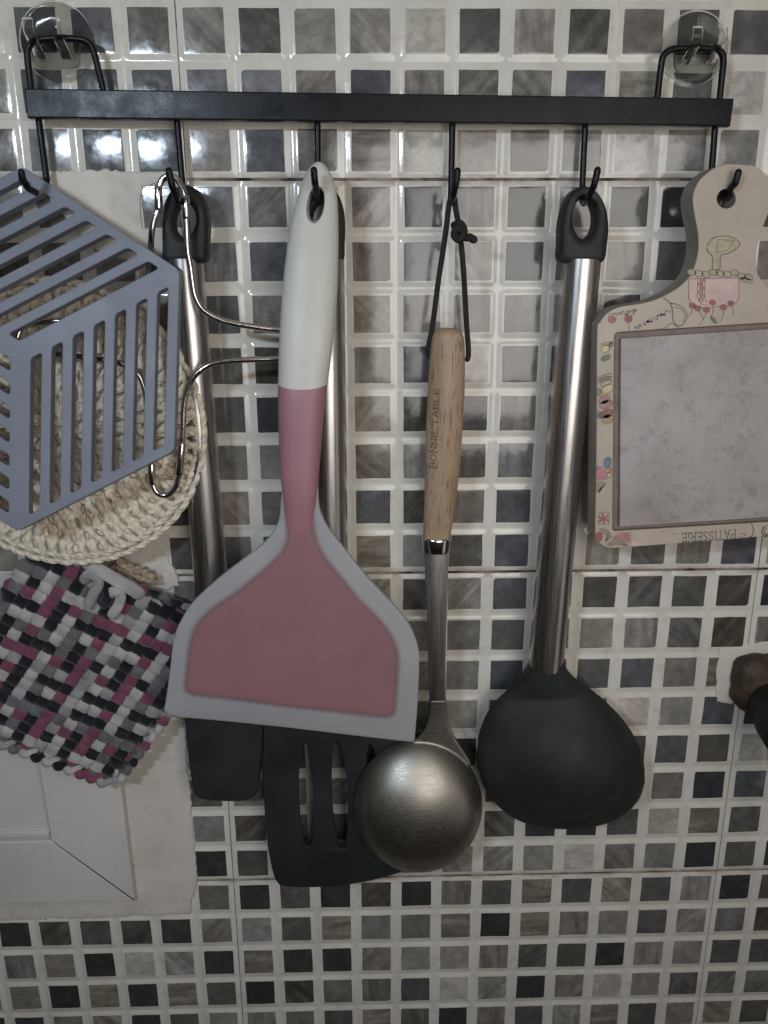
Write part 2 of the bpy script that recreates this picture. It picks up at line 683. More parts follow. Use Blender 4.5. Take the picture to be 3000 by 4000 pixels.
M = {
    'glaze': mat_white_glaze(), 'seam': mat_seam(), 'plaster': mat_plaster(),
    'diagonal': mat_tile('diagonal'), 'upright': mat_tile('upright'), 'level': mat_tile('level'), 'plain': mat_tile('plain'),
    'black': mat_dull('black_powder_coat', (0.0065, 0.007, 0.0085), 0.31, 0, 0.3, 200, 0.12, 1600),
    'tube': mat_steel('brushed_steel', (0.52, 0.495, 0.475), 0.29, 'Z'),
    'bowl': mat_steel('worn_steel', (0.38, 0.355, 0.31), 0.43, 'X'),
    'shank': mat_steel('shank_steel', (0.38, 0.36, 0.335), 0.36, 'Z'),
    'chrome': mat_steel('chromed_wire', (0.62, 0.60, 0.58), 0.13, 'O'),
    'nylon': mat_dull('charcoal_nylon', (0.024, 0.0255, 0.0255), 0.52, 0, 0.25, 38, 0.14, 1800, 0.14),
    'cream_grip': mat_plain('cream_silicone', (0.54, 0.53, 0.475), 0.45, 0, 0.04, 40, 0.06, 1500),
    'pink': mat_plain('pink_silicone', (0.32, 0.155, 0.18), 0.45, 0, 0.06, 40, 0.06, 1500),
    'milky': mat_milky(), 'core': mat_pink_core(),
    'wood': mat_wood(),
    'cord': mat_plain('dark_leather_cord', (0.012, 0.008, 0.008), 0.8, 0, 0.4, 900, 0.4, 1500),
    'burn': mat_plain('burnt_lettering', (0.075, 0.035, 0.025), 0.8, 0, 0.3, 900),
    'hex': mat_plain('slate_blue_silicone', (0.165, 0.175, 0.212), 0.50, 0, 0.10, 30, 0.10, 2500, 0.14),
    'yarn': mat_yarn('cream_cotton', (0.78, 0.685, 0.54), 1500, 0.08),
    'tan_yarn': mat_yarn('tan_cotton', (0.42, 0.32, 0.22), 1500, 0.2),
    'board': mat_plain('cream_painted_board', (0.42, 0.355, 0.29), 0.5, 0, 0.08, 50, 0.1, 700),
    'edge': mat_plain('board_edge', (0.27, 0.235, 0.195), 0.65, 0, 0.2, 90, 0.3, 600),
    'groove': mat_plain('brown_groove', (0.19, 0.14, 0.12), 0.6, 0, 0.2, 150),
    'stone': mat_stone(),
    'clear': mat_clear(), 'film': mat_film(),
    'upvc': mat_hatch(),
    'dirt': mat_plain('dirt_line', (0.09, 0.065, 0.05), 0.9, 0, 0.4, 500),
    'rust': mat_plain('rusty_brown_iron', (0.045, 0.028, 0.017), 0.6, 0, 0.6, 160, 0.8, 500),
    'soot': mat_plain('black_rubber', (0.007, 0.006, 0.006), 0.6, 0, 0.4, 160, 0.3, 700),
    'loop_white': mat_yarn('white_loop', (0.44, 0.42, 0.40), 160, 0.2),
    'loop_grey': mat_yarn('grey_loop', (0.15, 0.145, 0.15), 160, 0.45),
    'loop_pale': mat_yarn('pale_grey_loop', (0.32, 0.305, 0.30), 160, 0.3),
    'loop_black': mat_yarn('black_loop', (0.012, 0.012, 0.017), 160, 0.5),
    'loop_pink': mat_yarn('magenta_loop', (0.20, 0.060, 0.105), 160, 0.4),
    'ink_red': mat_plain('red_print', (0.27, 0.095, 0.085), 0.5, 0, 0.3, 300),
    'ink_pink': mat_plain('pink_print', (0.53, 0.375, 0.35), 0.5, 0, 0.16, 90),
    'ink_rose': mat_plain('rose_print', (0.38, 0.18, 0.20), 0.5, 0, 0.3, 200),
    'ink_line': mat_plain('sepia_print', (0.20, 0.145, 0.105), 0.55, 0, 0.3, 300),
    'ink_olive': mat_plain('olive_print', (0.36, 0.32, 0.215), 0.5, 0, 0.25, 200),
    'ink_yellow': mat_plain('yellow_print', (0.50, 0.43, 0.24), 0.5, 0, 0.25, 200),
    'ink_green': mat_plain('green_print', (0.15, 0.18, 0.09), 0.5, 0, 0.3, 300),
    'ink_lilac': mat_plain('lilac_print', (0.23, 0.165, 0.22), 0.5, 0, 0.3, 300),
    'ink_blue': mat_plain('blue_print', (0.11, 0.15, 0.22), 0.5, 0, 0.3, 300),
    'ink_orange': mat_plain('orange_print', (0.44, 0.28, 0.17), 0.5, 0, 0.3, 200),
    'ink_grey': mat_plain('grey_letter_print', (0.19, 0.165, 0.145), 0.5, 0, 0.3, 300),
}

# ------------------------------------------------------------------ the tiled wall
PITCH = 0.025
HALF = 0.00910          # half a mosaic piece
DEPTH = 0.00062         # depth of the white channels between the pieces
NC, NR = 12, 8          # mosaic pieces per ceramic panel


def panel_mesh():
    g = PITCH / 2 - HALF
    cell = [0, g * 0.2, g * 0.4, g * 0.6, g * 0.8, g]
    cell = cell + [PITCH - c for c in cell[::-1]]

    def prof(u):
        e = min(u, PITCH - u)
        return 1.0 if e >= g else 0.5 - 0.5 * math.cos(math.pi * e / g)

    def lines(n):
        xs, hs = [], []
        for i in range(n):
            for j, c in enumerate(cell):
                if i and j == 0:
                    continue
                xs.append(i * PITCH + c); hs.append(prof(c))
        gap = 0.00028 if n == NC else 0.00075
        xs[0] += gap; xs[-1] -= gap
        return xs, hs
    X, HX = lines(NC)
    Z, HZ = lines(NR)
    mb = MB()
    verts = []
    nx, nz = len(X), len(Z)
    for j in range(nz):
        for i in range(nx):
            verts.append((X[i], -DEPTH * min(1.0, HX[i] * HZ[j]), -Z[j]))
    faces = []
    for j in range(nz - 1):
        for i in range(nx - 1):
            a = j * nx + i
            faces.append((a, a + nx, a + nx + 1, a + 1))
    # turned-down rim of the panel
    rim = [i for i in range(nx)] + [j * nx + nx - 1 for j in range(1, nz)] + \
          [(nz - 1) * nx + i for i in range(nx - 2, -1, -1)] + [j * nx for j in range(nz - 2, 0, -1)]
    b = len(verts)
    for r in rim:
        x, y, z = verts[r]
        verts.append((x, 0.004, z))
    m = len(rim)
    for k in range(m):
        l = (k + 1) % m
        faces.append((rim[k], rim[l], b + l, b + k))
    mb.add(verts, faces)
    return mb.mesh('wall_panel', M['glaze'], 50)


def piece_mesh(seed, mat):
    r = random.Random(seed)
    xs = [-1, -0.9, 0, 0.9, 1]
    tx, tz = r.uniform(-1, 1) * 0.006, r.uniform(-1, 1) * 0.006
    verts = []
    for b in xs:
        for a in xs:
            e = max(abs(a), abs(b))
            h = 0.00003 * (1 - a * a) + 0.00003 * (1 - b * b) + (0.00010 if e < 1 else 0.00002)
            jx = r.uniform(-1, 1) * 0.00016 if e == 1 else 0
            jz = r.uniform(-1, 1) * 0.00016 if e == 1 else 0
            verts.append((a * HALF + jx, -(h + DEPTH + (tx * a + tz * b + 0.004) * HALF), b * HALF + jz))
    faces = []
    for j in range(4):
        for i in range(4):
            q = j * 5 + i
            faces.append((q, q + 1, q + 6, q + 5))
    mb = MB()
    mb.add(verts, faces)
    return mb.mesh('mosaic_tile', mat, 60)


# what each piece looks like, read off the photograph: rows from -1, columns from -7
# w pale, b beige, m mid grey, d dark, k near black, n slate blue, u pale blue, s/S diagonal streaks (S dark), v upright streaks, h level streaks
TILES = {
    -1: 'nmnndmmbbdmwmbdmbdmbmd',
    0: 'mnmnnnmbdbswdbdmddbmkm',
    1: 'nmdmnnnuusnvmmnhdwmdbm',
    2: 'mbnmunnbnmhwbmbwbbdmnb',
    3: 'dmdmmmmumbsnvdbdkmdmbn',
    4: 'mmbdmmnunmvubnmvdmbdsm',
    5: 'bdmnmdsnmbsbmmbddmsdmb',
    6: 'mdsbmdbdSmbnwmdmbmbdmk',
    7: 'dmbmdbmdkmsSnvmdmbndbm',
    8: 'mbddmmbmbmsbdubmdmmbdn',
    9: 'bmdnbmdsmmnSmnmdbdbmmd',
    10: 'mdbmdbdmdmhbdnmbmmnbdm',
    11: 'dmmbmdmdmmsdbnmdddSkmb',
    12: 'mbdmbmdmbmdbmdmbbdSmkm',
    13: 'bmdmbdmmdmbbmnmdnmhbdm',
    14: 'mdbmmbdmbdmmbdmbwbnkmd',
    15: 'dmbdmmbmdmmbkmdmdndwmb',
    16: 'mbmdbmdbmmdbmdmbmmknbd',
    17: 'mdmbdbbSmdmmbdkkdwhdmb',
    18: 'dmbmdmkdmbmmbbbwmmkdkm',
    19: 'mbdmbdmkdkSkvdhnsdbkdm',
    20: 'dkSdSksbdhmmhkhvbdsmSd',
    21: 'mmbkwbkhkksbbvddkbbddb',
    22: 'bbkhkhdkSmmnwbksWbdmmd',
    23: 'kkmskdbmmdhdkvdbhdbsdm',
    24: 'mdbmdkmbdmkdmbmdbmdkmb',
}
SHADE = {'w': (0.45, 0.415, 0.37), 'W': (0.45, 0.415, 0.37), 'b': (0.268, 0.248, 0.222), 'm': (0.186, 0.174, 0.158), 'd': (0.112, 0.106, 0.098),
         'k': (0.050, 0.050, 0.051), 'n': (0.102, 0.104, 0.110), 'u': (0.19, 0.19, 0.19), 's': (0.23, 0.205, 0.175), 'S': (0.09, 0.08, 0.068),
         'v': (0.20, 0.18, 0.16), 'h': (0.21, 0.185, 0.155)}
KIND = {'s': 'diagonal', 'S': 'diagonal', 'v': 'upright', 'h': 'level'}

bed = MB()
bed.plate([(-0.42, -0.95), (0.62, -0.95), (0.62, 0.20), (-0.42, 0.20)], [], -5.0, -0.50)
tag(bed.build('wall', M['seam'], None, 40, False), 'tile grout and wall body behind the mosaic panels', kind='structure')

PM = panel_mesh()
PIECES = {k: [piece_mesh(11 * i + 3, M[k]) for i in range(6)] for k in ('diagonal', 'upright', 'level', 'plain')}
plabels = {}
for pr in range(-1, 3):
    for pc in range(-1, 2):
        r0, c0 = 3 + 8 * pr, 12 * pc
        o = bpy.data.objects.new('wall_tile_panel', PM)
        COL.objects.link(o)
        o.location = (c0 * PITCH - PITCH / 2, RND.uniform(-0.0002, 0.0002), -(r0 * PITCH - PITCH / 2))
        tag(o, 'white glazed wall panel of grey mosaic squares', kind='structure')
        for r in range(r0, r0 + NR):
            for c in range(c0, c0 + NC):
                p = Vector((c * PITCH, 0, -r * PITCH))
                u, v = project(p)
                if not (-70 < u < 3070 and -80 < v < 4060):
                    continue
                row = TILES.get(r, '')
                ch = row[c + 7] if 0 <= c + 7 < len(row) else RND.choice('bbmmmddkns')
                kind = KIND.get(ch, RND.choice(('plain', 'plain', 'plain', 'diagonal', 'upright')) if ch in 'bmdu' else 'plain')
                t = bpy.data.objects.new('mosaic_tile', RND.choice(PIECES[kind]))
                COL.objects.link(t)
                t.parent = o
                t.location = (p.x - o.location.x + RND.uniform(-1, 1) * 0.00015, 0, p.z - o.location.z + RND.uniform(-1, 1) * 0.00015)
                t.rotation_euler = (0, RND.choice((0, math.pi)) + RND.uniform(-0.012, 0.012), 0) if kind == 'plain' else (0, RND.uniform(-0.012, 0.012), 0)
                k = RND.uniform(0.86, 1.14)
                base = SHADE[ch]
                t.color = (base[0] * k * RND.uniform(0.97, 1.03), base[1] * k, base[2] * k * RND.uniform(0.95, 1.05), 1)


def patch(name, pts, d, label, mat='plaster', wob=5, seed=1):
    """Irregular smear of plaster lying on the tiles (outline in photograph pixels)."""
    r = random.Random(seed)
    dense = []
    m = len(pts)
    for i in range(m):
        a, b = Vector(pts[i]), Vector(pts[(i + 1) % m])
        n = max(2, int((b - a).length / 14))
        for k in range(n):
            q = a.lerp(b, k / n)
            dense.append((q.x + r.uniform(-wob, wob), q.y + r.uniform(-wob, wob)))
    loop = xz(dense, d)
    mb = MB()
    mb.plate(loop, [], -0.5, d, 0.0009, 3)
    return tag(mb.build(name, M[mat], None, 60), label, kind='structure')


patch('plaster_patch', [(205, 668), (420, 662), (560, 672), (640, 668), (690, 690), (555, 735), (548, 800), (562, 890), (640, 905), (650, 1000), (560, 1040), (380, 980), (260, 860), (180, 760)],
      1.75, 'cream plaster smear over the tiles beside the blue hexagon trivet', seed=2)
patch('plaster_patch', [(330, 2950), (560, 2790), (700, 2760), (722, 2850), (728, 2960), (742, 3080), (748, 3200), (758, 3300), (770, 3440), (748, 3520), (742, 3572), (560, 3580), (300, 3590), (-60, 3600), (-60, 3500), (400, 3500), (480, 3400), (440, 3100)],
      1.9, 'cream plaster band around the white hatch frame', seed=3)
patch('plaster_patch', [(470, 1900), (700, 1900), (660, 2080), (662, 2190), (690, 2240), (700, 2290), (560, 2340), (380, 2300), (380, 2100)],
      1.7, 'plaster smear between crocheted and woven potholders', seed=4)
patch('plaster_patch', [(2812, 2528), (2850, 2532), (2900, 2530), (2960, 2510), (3060, 2505), (3060, 2780), (2960, 2775), (2925, 2752), (2870, 2748), (2840, 2752), (2800, 2742), (2796, 2640), (2806, 2560)],
      1.25, 'plaster smear on tiles around the dark pipe', seed=5, wob=3)

# ------------------------------------------------------------------ the white hatch, lower left
hatch = thing('wall_hatch', 'white plastic framed wall hatch with a mitred corner below the woven potholder', 'hatch')
D = 6.5
ox, oz = at(525, 3520, D).x, at(525, 3520, D).z          # outer lower right corner
ix, iz = at(200, 3286, D).x, at(200, 3286, D).z           # inner lower right corner
top = at(160, 2250, D).z
left = -0.34
g = 0.00035
mb = MB(); mb.plate([(ix, iz + g), (ox, oz + g * 2), (ox - 0.002, top), (ix - 0.003, top)], [], 0.3, D, 0.0007, 2)
mb.build('frame_bar', M['upvc'], hatch)
mb = MB(); mb.plate([(left, oz - 0.001), (ox - g, oz), (ix - g, iz), (left, iz - 0.001)], [], 0.3, D - 0.15, 0.0007, 2)
mb.build('frame_bar', M['upvc'], hatch)
mb = MB(); mb.plate([(left, iz - 0.0015), (ix + 0.0005, iz + 0.0003), (ix - 0.003, top), (left, top)], [], 0.3, 2.2, 0)
mb.build('panel', M['upvc'], hatch)
mb = MB(); mb.plate([(left, iz + 0.0012), (ix - 0.0015, iz + 0.0018), (ix - 0.0015, iz + 0.0050), (left, iz + 0.0046)], [], 0.5, 4.2, 0.0008, 2)
mb.build('glazing_bead', M['upvc'], hatch)
mb = MB(); mb.plate([(ix + 0.002, iz - 0.0012), (ox - 0.0004, oz + 0.0002), (ox - 0.0010, oz - 0.0002), (ix + 0.0012, iz - 0.0014)], [], 0.5, D - 0.35, 0)
mb.build('mitre_gap', M['dirt'], hatch)

# ------------------------------------------------------------------ the dark pipe stub, right edge
pipe = thing('pipe_stub', 'dark rusty pipe stub poking out of the tiles at the edge', 'pipe')
pc = at(2975, 2668, 2)
mb = MB()
ring0 = []
for j, (rad, y) in enumerate([(0.0190, 1.0), (0.0196, 4.0), (0.0180, 9.0), (0.0140, 12.0), (0.0120, 13.0)]):
    ring = []
    for k in range(40):
        a = 2 * math.pi * k / 40
        rr = rad * (1 + 0.07 * math.sin(3 * a + 0.8) + 0.05 * math.sin(5 * a + 2.1 + j * 0.2) + 0.025 * math.sin(11 * a))
        ring.append((pc.x + rr * math.cos(a) - 0.0005, -y / 1000, pc.z + rr * math.sin(a) + 0.001))
    ring0.append(ring[::-1])
mb.rings(ring0)
mb.build('rust_collar', M['rust'], pipe, 70)
mb = MB()
rg = []
for rad, y in [(0.0110, 8), (0.0110, 22), (0.0112, 26), (0.0135, 27.5), (0.0140, 30), (0.0140, 44), (0.0128, 46.5), (0.0100, 47.2), (0.004, 47.4)]:
    rg.append([(pc.x + 0.0010 - 0.00006 * y + rad * 1.12 * math.cos(-2 * math.pi * k / 36), -y / 1000, pc.z - 0.0035 - 0.00012 * y + rad * math.sin(-2 * math.pi * k / 36)) for k in range(36)])
mb.rings(rg)
mb.build('pipe_end', M['soot'], pipe, 50)
mb = MB()
mb.tube([at(3020, 2800, 40), at(3030, 2900, 38), at(3032, 3060, 34), at(3040, 3160, 30)], 0.004, 12)
mb.build('lever', M['soot'], pipe)

# ------------------------------------------------------------------ the two clear adhesive hooks
def adhesive_hook(cu, cv, rpx, film, label, flip):
    root = thing('adhesive_hook', label, 'hook', 'clear adhesive hooks holding the rack')
    mb = MB()
    mb.plate(rounded(xz(film, 1.3), 0.0035), [], 1.02, 1.22, 0.00008, 1)
    mb.build('film', M['film'], root)
    c = at(cu, cv, 3.0)
    R = (at(cu + rpx, cv, 3.0) - c).length
    mb = MB()
    rr = []
    for f, y in [(1.0, 1.3), (1.03, 1.9), (1.0, 2.7), (0.93, 3.2), (0.86, 2.9), (0.80, 2.5), (0.4, 2.4), (0.05, 2.4)]:
        rr.append([(c.x + R * f * math.cos(-2 * math.pi * k / 48), -y / 1000, c.z + R * f * math.sin(-2 * math.pi * k / 48)) for k in range(48)])
    mb.rings(rr)
    mb.build('disc', M['clear'], root, 50)
    mb = MB()
    mb.plate(rounded([(c.x - R * 0.62, c.z - R * 0.70), (c.x + R * 0.62, c.z - R * 0.70), (c.x + R * 0.72, c.z + R * 0.10), (c.x - R * 0.72, c.z + R * 0.10)], 0.004), [], 2.9, 5.2, 0.0008, 2)
    mb.build('hook_base', M['clear'], root)
    for s in (-0.42, 0.30):
        x = c.x + R * (s * (1 if not flip else -1))
        w = 0.0024
        path = [(x, -0.0045, c.z - R * 0.45), (x, -0.0085, c.z - R * 0.30), (x, -0.0150, c.z - R * 0.05), (x, -0.0165, c.z + R * 0.12), (x, -0.0160, c.z + R * 0.34)]
        mb = MB()
        mb.tube(spline(path, 4), 0.0023, 12, flat=0.24, up=(0, 1, 0.4), shape=lambda x, y: (math.copysign(abs(x) ** 0.5, x), math.copysign(abs(y) ** 0.5, y)), round_end=False)
        mb.build('prong', M['clear'], root)
    return root


adhesive_hook(218, 160, 142, [(-190, -160), (532, -160), (566, 470), (-190, 470)], 'clear round adhesive hook holding the rack loop above the blue trivet', False)
adhesive_hook(2717, 187, 128, [(2420, -60), (3002, -60), (2985, 478), (2405, 470)], 'clear round adhesive hook holding the rack loop above the pastry board', True)

# ------------------------------------------------------------------ the black rack
rack = thing('utensil_rack', 'black metal wall rack bar with wire hooks', 'rack')
tl, bl, tr, br = at(95, 345, 14), at(106, 460, 14), at(2868, 384, 14), at(2853, 493, 14)
mb = MB()
mb.plate([(tl.x, tl.z), (bl.x, bl.z), (br.x, br.z), (tr.x, tr.z)], [], 9.4, 14.2, 0.0006, 2)
mb.build('bar', M['black'], rack)
WR = 0.00150
for pts in ([(128, 400), (121, 345), (107, 225), (112, 185), (140, 160), (200, 150), (300, 152), (345, 165), (366, 200), (386, 280), (402, 345), (408, 400)],
            [(2566, 430), (2568, 380), (2582, 260), (2594, 214), (2630, 192), (2700, 188), (2780, 190), (2816, 203), (2826, 235), (2820, 300), (2812, 380), (2808, 430)]):
    P = []
    for u, v in pts:
        d = 7.8 + 2.6 * max(0.0, min(1.0, (400 - v) / 210))
        P.append(tuple(at(u, v, d)))
    mb = MB()
    mb.tube(spline(P, 5), WR, 12)
    mb.build('hanger_loop', M['black'], rack)
HOOKS = [((146, 430), (186, 730), (112, 738), (84, 674)), ((688, 430), (714, 735), (692, 778), (660, 668)), ((1240, 430), (1242, 735), (1236, 756), (1226, 665)),
         ((1768, 430), (1762, 735), (1768, 776), (1787, 668)), ((2289, 430), (2274, 735), (2296, 776), (2334, 665)), ((2798, 430), (2775, 735), (2838, 760), (2884, 673))]
for a, b, c, e in HOOKS:
    A, B = at(*a, 7.8), at(*b, 7.8)
    T_ = at(*e, 43.0)
    C_ = at(*c, 36.0)
    zb = C_.z
    P = [tuple(A), tuple(A.lerp(B, 0.4)), tuple(A.lerp(B, 0.8)), (B.x, -0.0082, zb + 0.006), (B.x * 0.85 + C_.x * 0.15, -0.0105, zb + 0.002),
         (B.x * 0.55 + C_.x * 0.45, -0.020, zb - 0.0006), (B.x * 0.2 + C_.x * 0.8, -0.030, zb - 0.0003), (C_.x, -0.037, zb + 0.0006), (C_.x * 0.85 + T_.x * 0.15, -0.0405, zb + 0.0030), (C_.x * 0.5 + T_.x * 0.5, -0.0422, zb * 0.5 + T_.z * 0.5), (T_.x, -0.0430, T_.z)]
    mb = MB()
    mb.tube(spline(P, 6), WR, 12)
    mb.build('hook', M['black'], rack)

# ------------------------------------------------------------------ utensils with charcoal nylon and steel tube handles
def handle_cap(root, outline, hole, d, half):
    mb = MB()
    mb.plate(spline(xz(outline, d + half * 0.6), 5, True), [xz(hole, d + half * 0.6)], d - half, d + half, half * 0.0005, 4, hole_bevel=half * 0.0005)
    return mb.build('handle_cap', M['nylon'], root, 60)


def outward(me):
    bm = bmesh.new()
    bm.from_mesh(me)
    bmesh.ops.recalc_face_normals(bm, faces=bm.faces)
    bm.to_mesh(me)
    bm.free()


def melt(obj, voxel, times):
    """Fuse the overlapping pieces of one part into one smooth skin."""
    outward(obj.data)
    r_ = obj.modifiers.new('fuse', 'REMESH')
    r_.mode = 'VOXEL'
    r_.voxel_size = voxel
    r_.use_smooth_shade = True
    s_ = obj.modifiers.new('smooth', 'SMOOTH')
    s_.factor, s_.iterations = 0.5, times
    dg = bpy.context.evaluated_depsgraph_get()
    me = bpy.data.meshes.new_from_object(obj.evaluated_get(dg))
    obj.modifiers.clear()
    old = obj.data
    obj.data = me
    bpy.data.meshes.remove(old)


def handle_tube(root, a, b, d0, d1, w0, w1):
    """Steel tube from pixel a to b; w = half width in pixels."""
    A, B = at(*a, d0), at(*b, d1)
    r0 = (at(a[0] + w0, a[1], d0) - A).length
    r1 = (at(b[0] + w1, b[1], d1) - B).length
    n = 10
    mb = MB()
    mb.tube([A.lerp(B, k / n) for k in range(n + 1)], [r0 + (r1 - r0) * k / n for k in range(n + 1)], 36, round_end=False)
    return mb.build('handle_tube', M['tube'], root, 50)


A_ = thing('solid_turner', 'charcoal turner with plain blade and steel handle hanging behind chrome wire', 'turner')
handle_cap(A_, [(642, 1022), (634, 950), (634, 860), (646, 785), (675, 740), (725, 722), (772, 745), (802, 800), (814, 870), (811, 950), (801, 1022), (720, 1030)],
           ellipse(722, 862, 44, 66, 0.12), 17, 6.5)
handle_tube(A_, (722, 1012), (836, 2400), 16.5, 15.5, 71, 66)
mb = MB()
mb.plate(spline(xz([(790, 2340), (775, 2430), (740, 2600), (724, 2760), (730, 2900), (742, 3010), (752, 3080), (772, 3114), (810, 3126), (900, 3130), (970, 3124), (1004, 3096), (1018, 3000), (1030, 2880),
                    (1030, 2750), (990, 2600), (915, 2430), (890, 2340)], 16), 5, True), [], 12, 17, 0.0018, 3)
mb.build('blade', M['nylon'], A_, 60)

B_ = thing('slotted_turner', 'charcoal slotted turner with steel handle hanging behind the pink spatula', 'turner')
handle_cap(B_, [(1188, 1022), (1180, 950), (1180, 860), (1190, 790), (1215, 742), (1262, 726), (1310, 745), (1338, 800), (1348, 870), (1346, 950), (1337, 1022), (1262, 1030)],
           ellipse(1262, 862, 42, 66), 15.5, 5.0)
handle_tube(B_, (1273, 1012), (1296, 2360), 15.5, 15.5, 72, 65)
slots = [
    spline(xz([(1188, 2918), (1170, 3000), (1166, 3090), (1172, 3190), (1190, 3290), (1205, 3308), (1216, 3290), (1222, 3190), (1221, 3080), (1212, 2990), (1203, 2920), (1196, 2905)], 19), 4, True),
    spline(xz([(1303, 2915), (1296, 3000), (1296, 3100), (1304, 3200), (1322, 3300), (1338, 3317), (1350, 3300), (1357, 3200), (1358, 3100), (1346, 3000), (1326, 2912), (1314, 2898)], 19), 4, True),
    spline(xz([(1436, 2930), (1434, 3020), (1440, 3110), (1452, 3210), (1466, 3300), (1478, 3312), (1490, 3290), (1496, 3200), (1494, 3100), (1480, 3000), (1458, 2925), (1446, 2912)], 19), 4, True)]
mb = MB()
mb.plate(spline(xz([(1235, 2310), (1228, 2390), (1170, 2500), (1085, 2620), (1038, 2780), (1028, 2900), (1027, 3010), (1034, 3180), (1046, 3310), (1066, 3410), (1082, 3446), (1115, 3464), (1260, 3466), (1420, 3447),
                    (1560, 3410), (1640, 3375), (1662, 3340), (1664, 3200), (1650, 3000), (1625, 2780), (1560, 2620), (1450, 2500), (1365, 2390), (1355, 2310)], 19), 5, True), slots, 15, 19.2, 0.0009, 2)
mb.build('blade', M['nylon'], B_, 60)

C_l = thing('nylon_ladle', 'charcoal nylon ladle with steel handle beside the pastry board', 'ladle')
handle_cap(C_l, [(2191, 1022), (2186, 950), (2188, 880), (2205, 800), (2235, 748), (2283, 726), (2330, 748), (2364, 805), (2377, 880), (2372, 950), (2355, 1022), (2272, 1030)],
           ellipse(2281, 853, 44, 80), 22, 7.0)
handle_tube(C_l, (2273, 1012), (2132, 2600), 22, 19, 74, 68)


def dome(mb, outline, d_rim, height, centre=None, p=0.5, wall=0.0022, lip=0.0, K=14, egg=None, morph=3.0):
    """Bowl bulging towards the room: outer and inner shell over one traced rim."""
    lp = xz(outline, d_rim)
    m = len(lp)
    c = centre or (sum(q[0] for q in lp) / m, sum(q[1] for q in lp) / m)
    ar = sum(lp[i - 1][0] * lp[i][1] - lp[i][0] * lp[i - 1][1] for i in range(m))
    if ar > 0:
        lp = lp[::-1]
    rings = []
    inner = []
    if egg is None:
        R0 = [math.hypot(q[0] - c[0], q[1] - c[1]) for q in lp]
        mean = sum(R0) / m
        egg = (mean, mean)
    core = []
    for q in lp:
        a = math.atan2((q[1] - c[1]) / egg[1], (q[0] - c[0]) / egg[0])
        core.append((c[0] + egg[0] * math.cos(a), c[1] + egg[1] * math.sin(a)))
    for k in range(K + 1):
        s = math.cos(math.pi / 2 * k / K)
        h = height * (1 - s * s) ** p
        s = max(s, 0.004)
        w = min(1.0, (1 - s) * morph)
        w = w * w * (3 - 2 * w)
        mix = [(q[0] * (1 - w) + e[0] * w, q[1] * (1 - w) + e[1] * w) for q, e in zip(lp, core)]
        rings.append([(c[0] + (q[0] - c[0]) * s, -d_rim / 1000 - h, c[1] + (q[1] - c[1]) * s) for q in mix])
        si = s * 0.93
        inner.append([(c[0] + (q[0] - c[0]) * si, -d_rim / 1000 - max(0, h - wall), c[1] + (q[1] - c[1]) * si) for q in mix])
    if lip:
        rim0 = [(c[0] + (q[0] - c[0]) * (1 + lip), -d_rim / 1000 + 0.0006, c[1] + (q[1] - c[1]) * (1 + lip)) for q in lp]
        rim1 = [(c[0] + (q[0] - c[0]) * (1 + lip), -d_rim / 1000 - 0.0008, c[1] + (q[1] - c[1]) * (1 + lip)) for q in lp]
        rings = [rim0, rim1] + rings
    mb.rings(inner[::-1] + rings, True, True)


bowl_c = [(2150, 2634), (2085, 2640), (2031, 2660), (1982, 2697), (1917, 2764), (1882, 2835), (1867, 2900), (1867, 2975), (1882, 3040), (1909, 3101), (1955, 3155), (2010, 3194), (2085, 3222), (2170, 3232), (2250, 3231),
          (2322, 3222), (2390, 3203), (2449, 3168), (2490, 3125), (2512, 3072), (2516, 3010), (2505, 2945), (2483, 2889), (2440, 2820), (2381, 2756), (2315, 2698), (2264, 2664), (2210, 2643)]
mb = MB()
cc = at(2198, 2965, 17)
dome(mb, spline(bowl_c, 4, True), 17, 0.026, (cc.x, cc.z), 0.70, lip=0.012, K=22, egg=(0.0425, 0.0400), morph=3.6)
NK = spline([(2067, 2208, 2566, 8.8, 19), (2064, 2208, 2590, 9.2, 19), (2052, 2216, 2615, 9.6, 18.8), (2026, 2246, 2650, 9.6, 18.2), (1984, 2304, 2695, 8.6, 17.6), (1935, 2362, 2745, 6.5, 17.0), (1915, 2400, 2790, 2.0, 16.0)], 4)
rings = []
for ul, ur, v, th, d in NK:
    a, b = at(ul, v, d), at(ur, v, d)
    c, h = (a + b) / 2, (b - a).length / 2
    rings.append([(c.x + h * math.cos(2 * math.pi * k / 40), c.y - th / 1000 * math.sin(2 * math.pi * k / 40), c.z) for k in range(40)])
mb.rings(rings)
melt(mb.build('bowl', M['nylon'], C_l, 60), 0.0008, 14)

# ------------------------------------------------------------------ steel ladle with wooden handle
E_ = thing('steel_ladle', 'steel ladle with engraved wooden handle hanging by a black cord', 'ladle')
WL = [(1745, 1281, 10), (1746, 1284, 34), (1748, 1296, 52), (1748, 1312, 61), (1748, 1345, 66), (1747, 1402, 69), (1743, 1516, 72), (1738, 1620, 72), (1733, 1720, 71), (1727, 1830, 68), (1720, 1950, 62), (1711, 2040, 57), (1706, 2098, 54)]
WL = spline(WL, 10)
D_E = 22.0
wood_sections = []
mb = MB()
rings = []
for u, v, w in WL:
    c = at(u, v, D_E)
    R = (at(u + w, v, D_E) - c).length
    wood_sections.append((v, c, R))
    rings.append([(c.x + R * math.cos(2 * math.pi * k / 40), c.y - R * 0.86 * math.sin(2 * math.pi * k / 40), c.z) for k in range(40)])
mb.rings(rings)
wood = mb.build('handle', M['wood'], E_, 50)

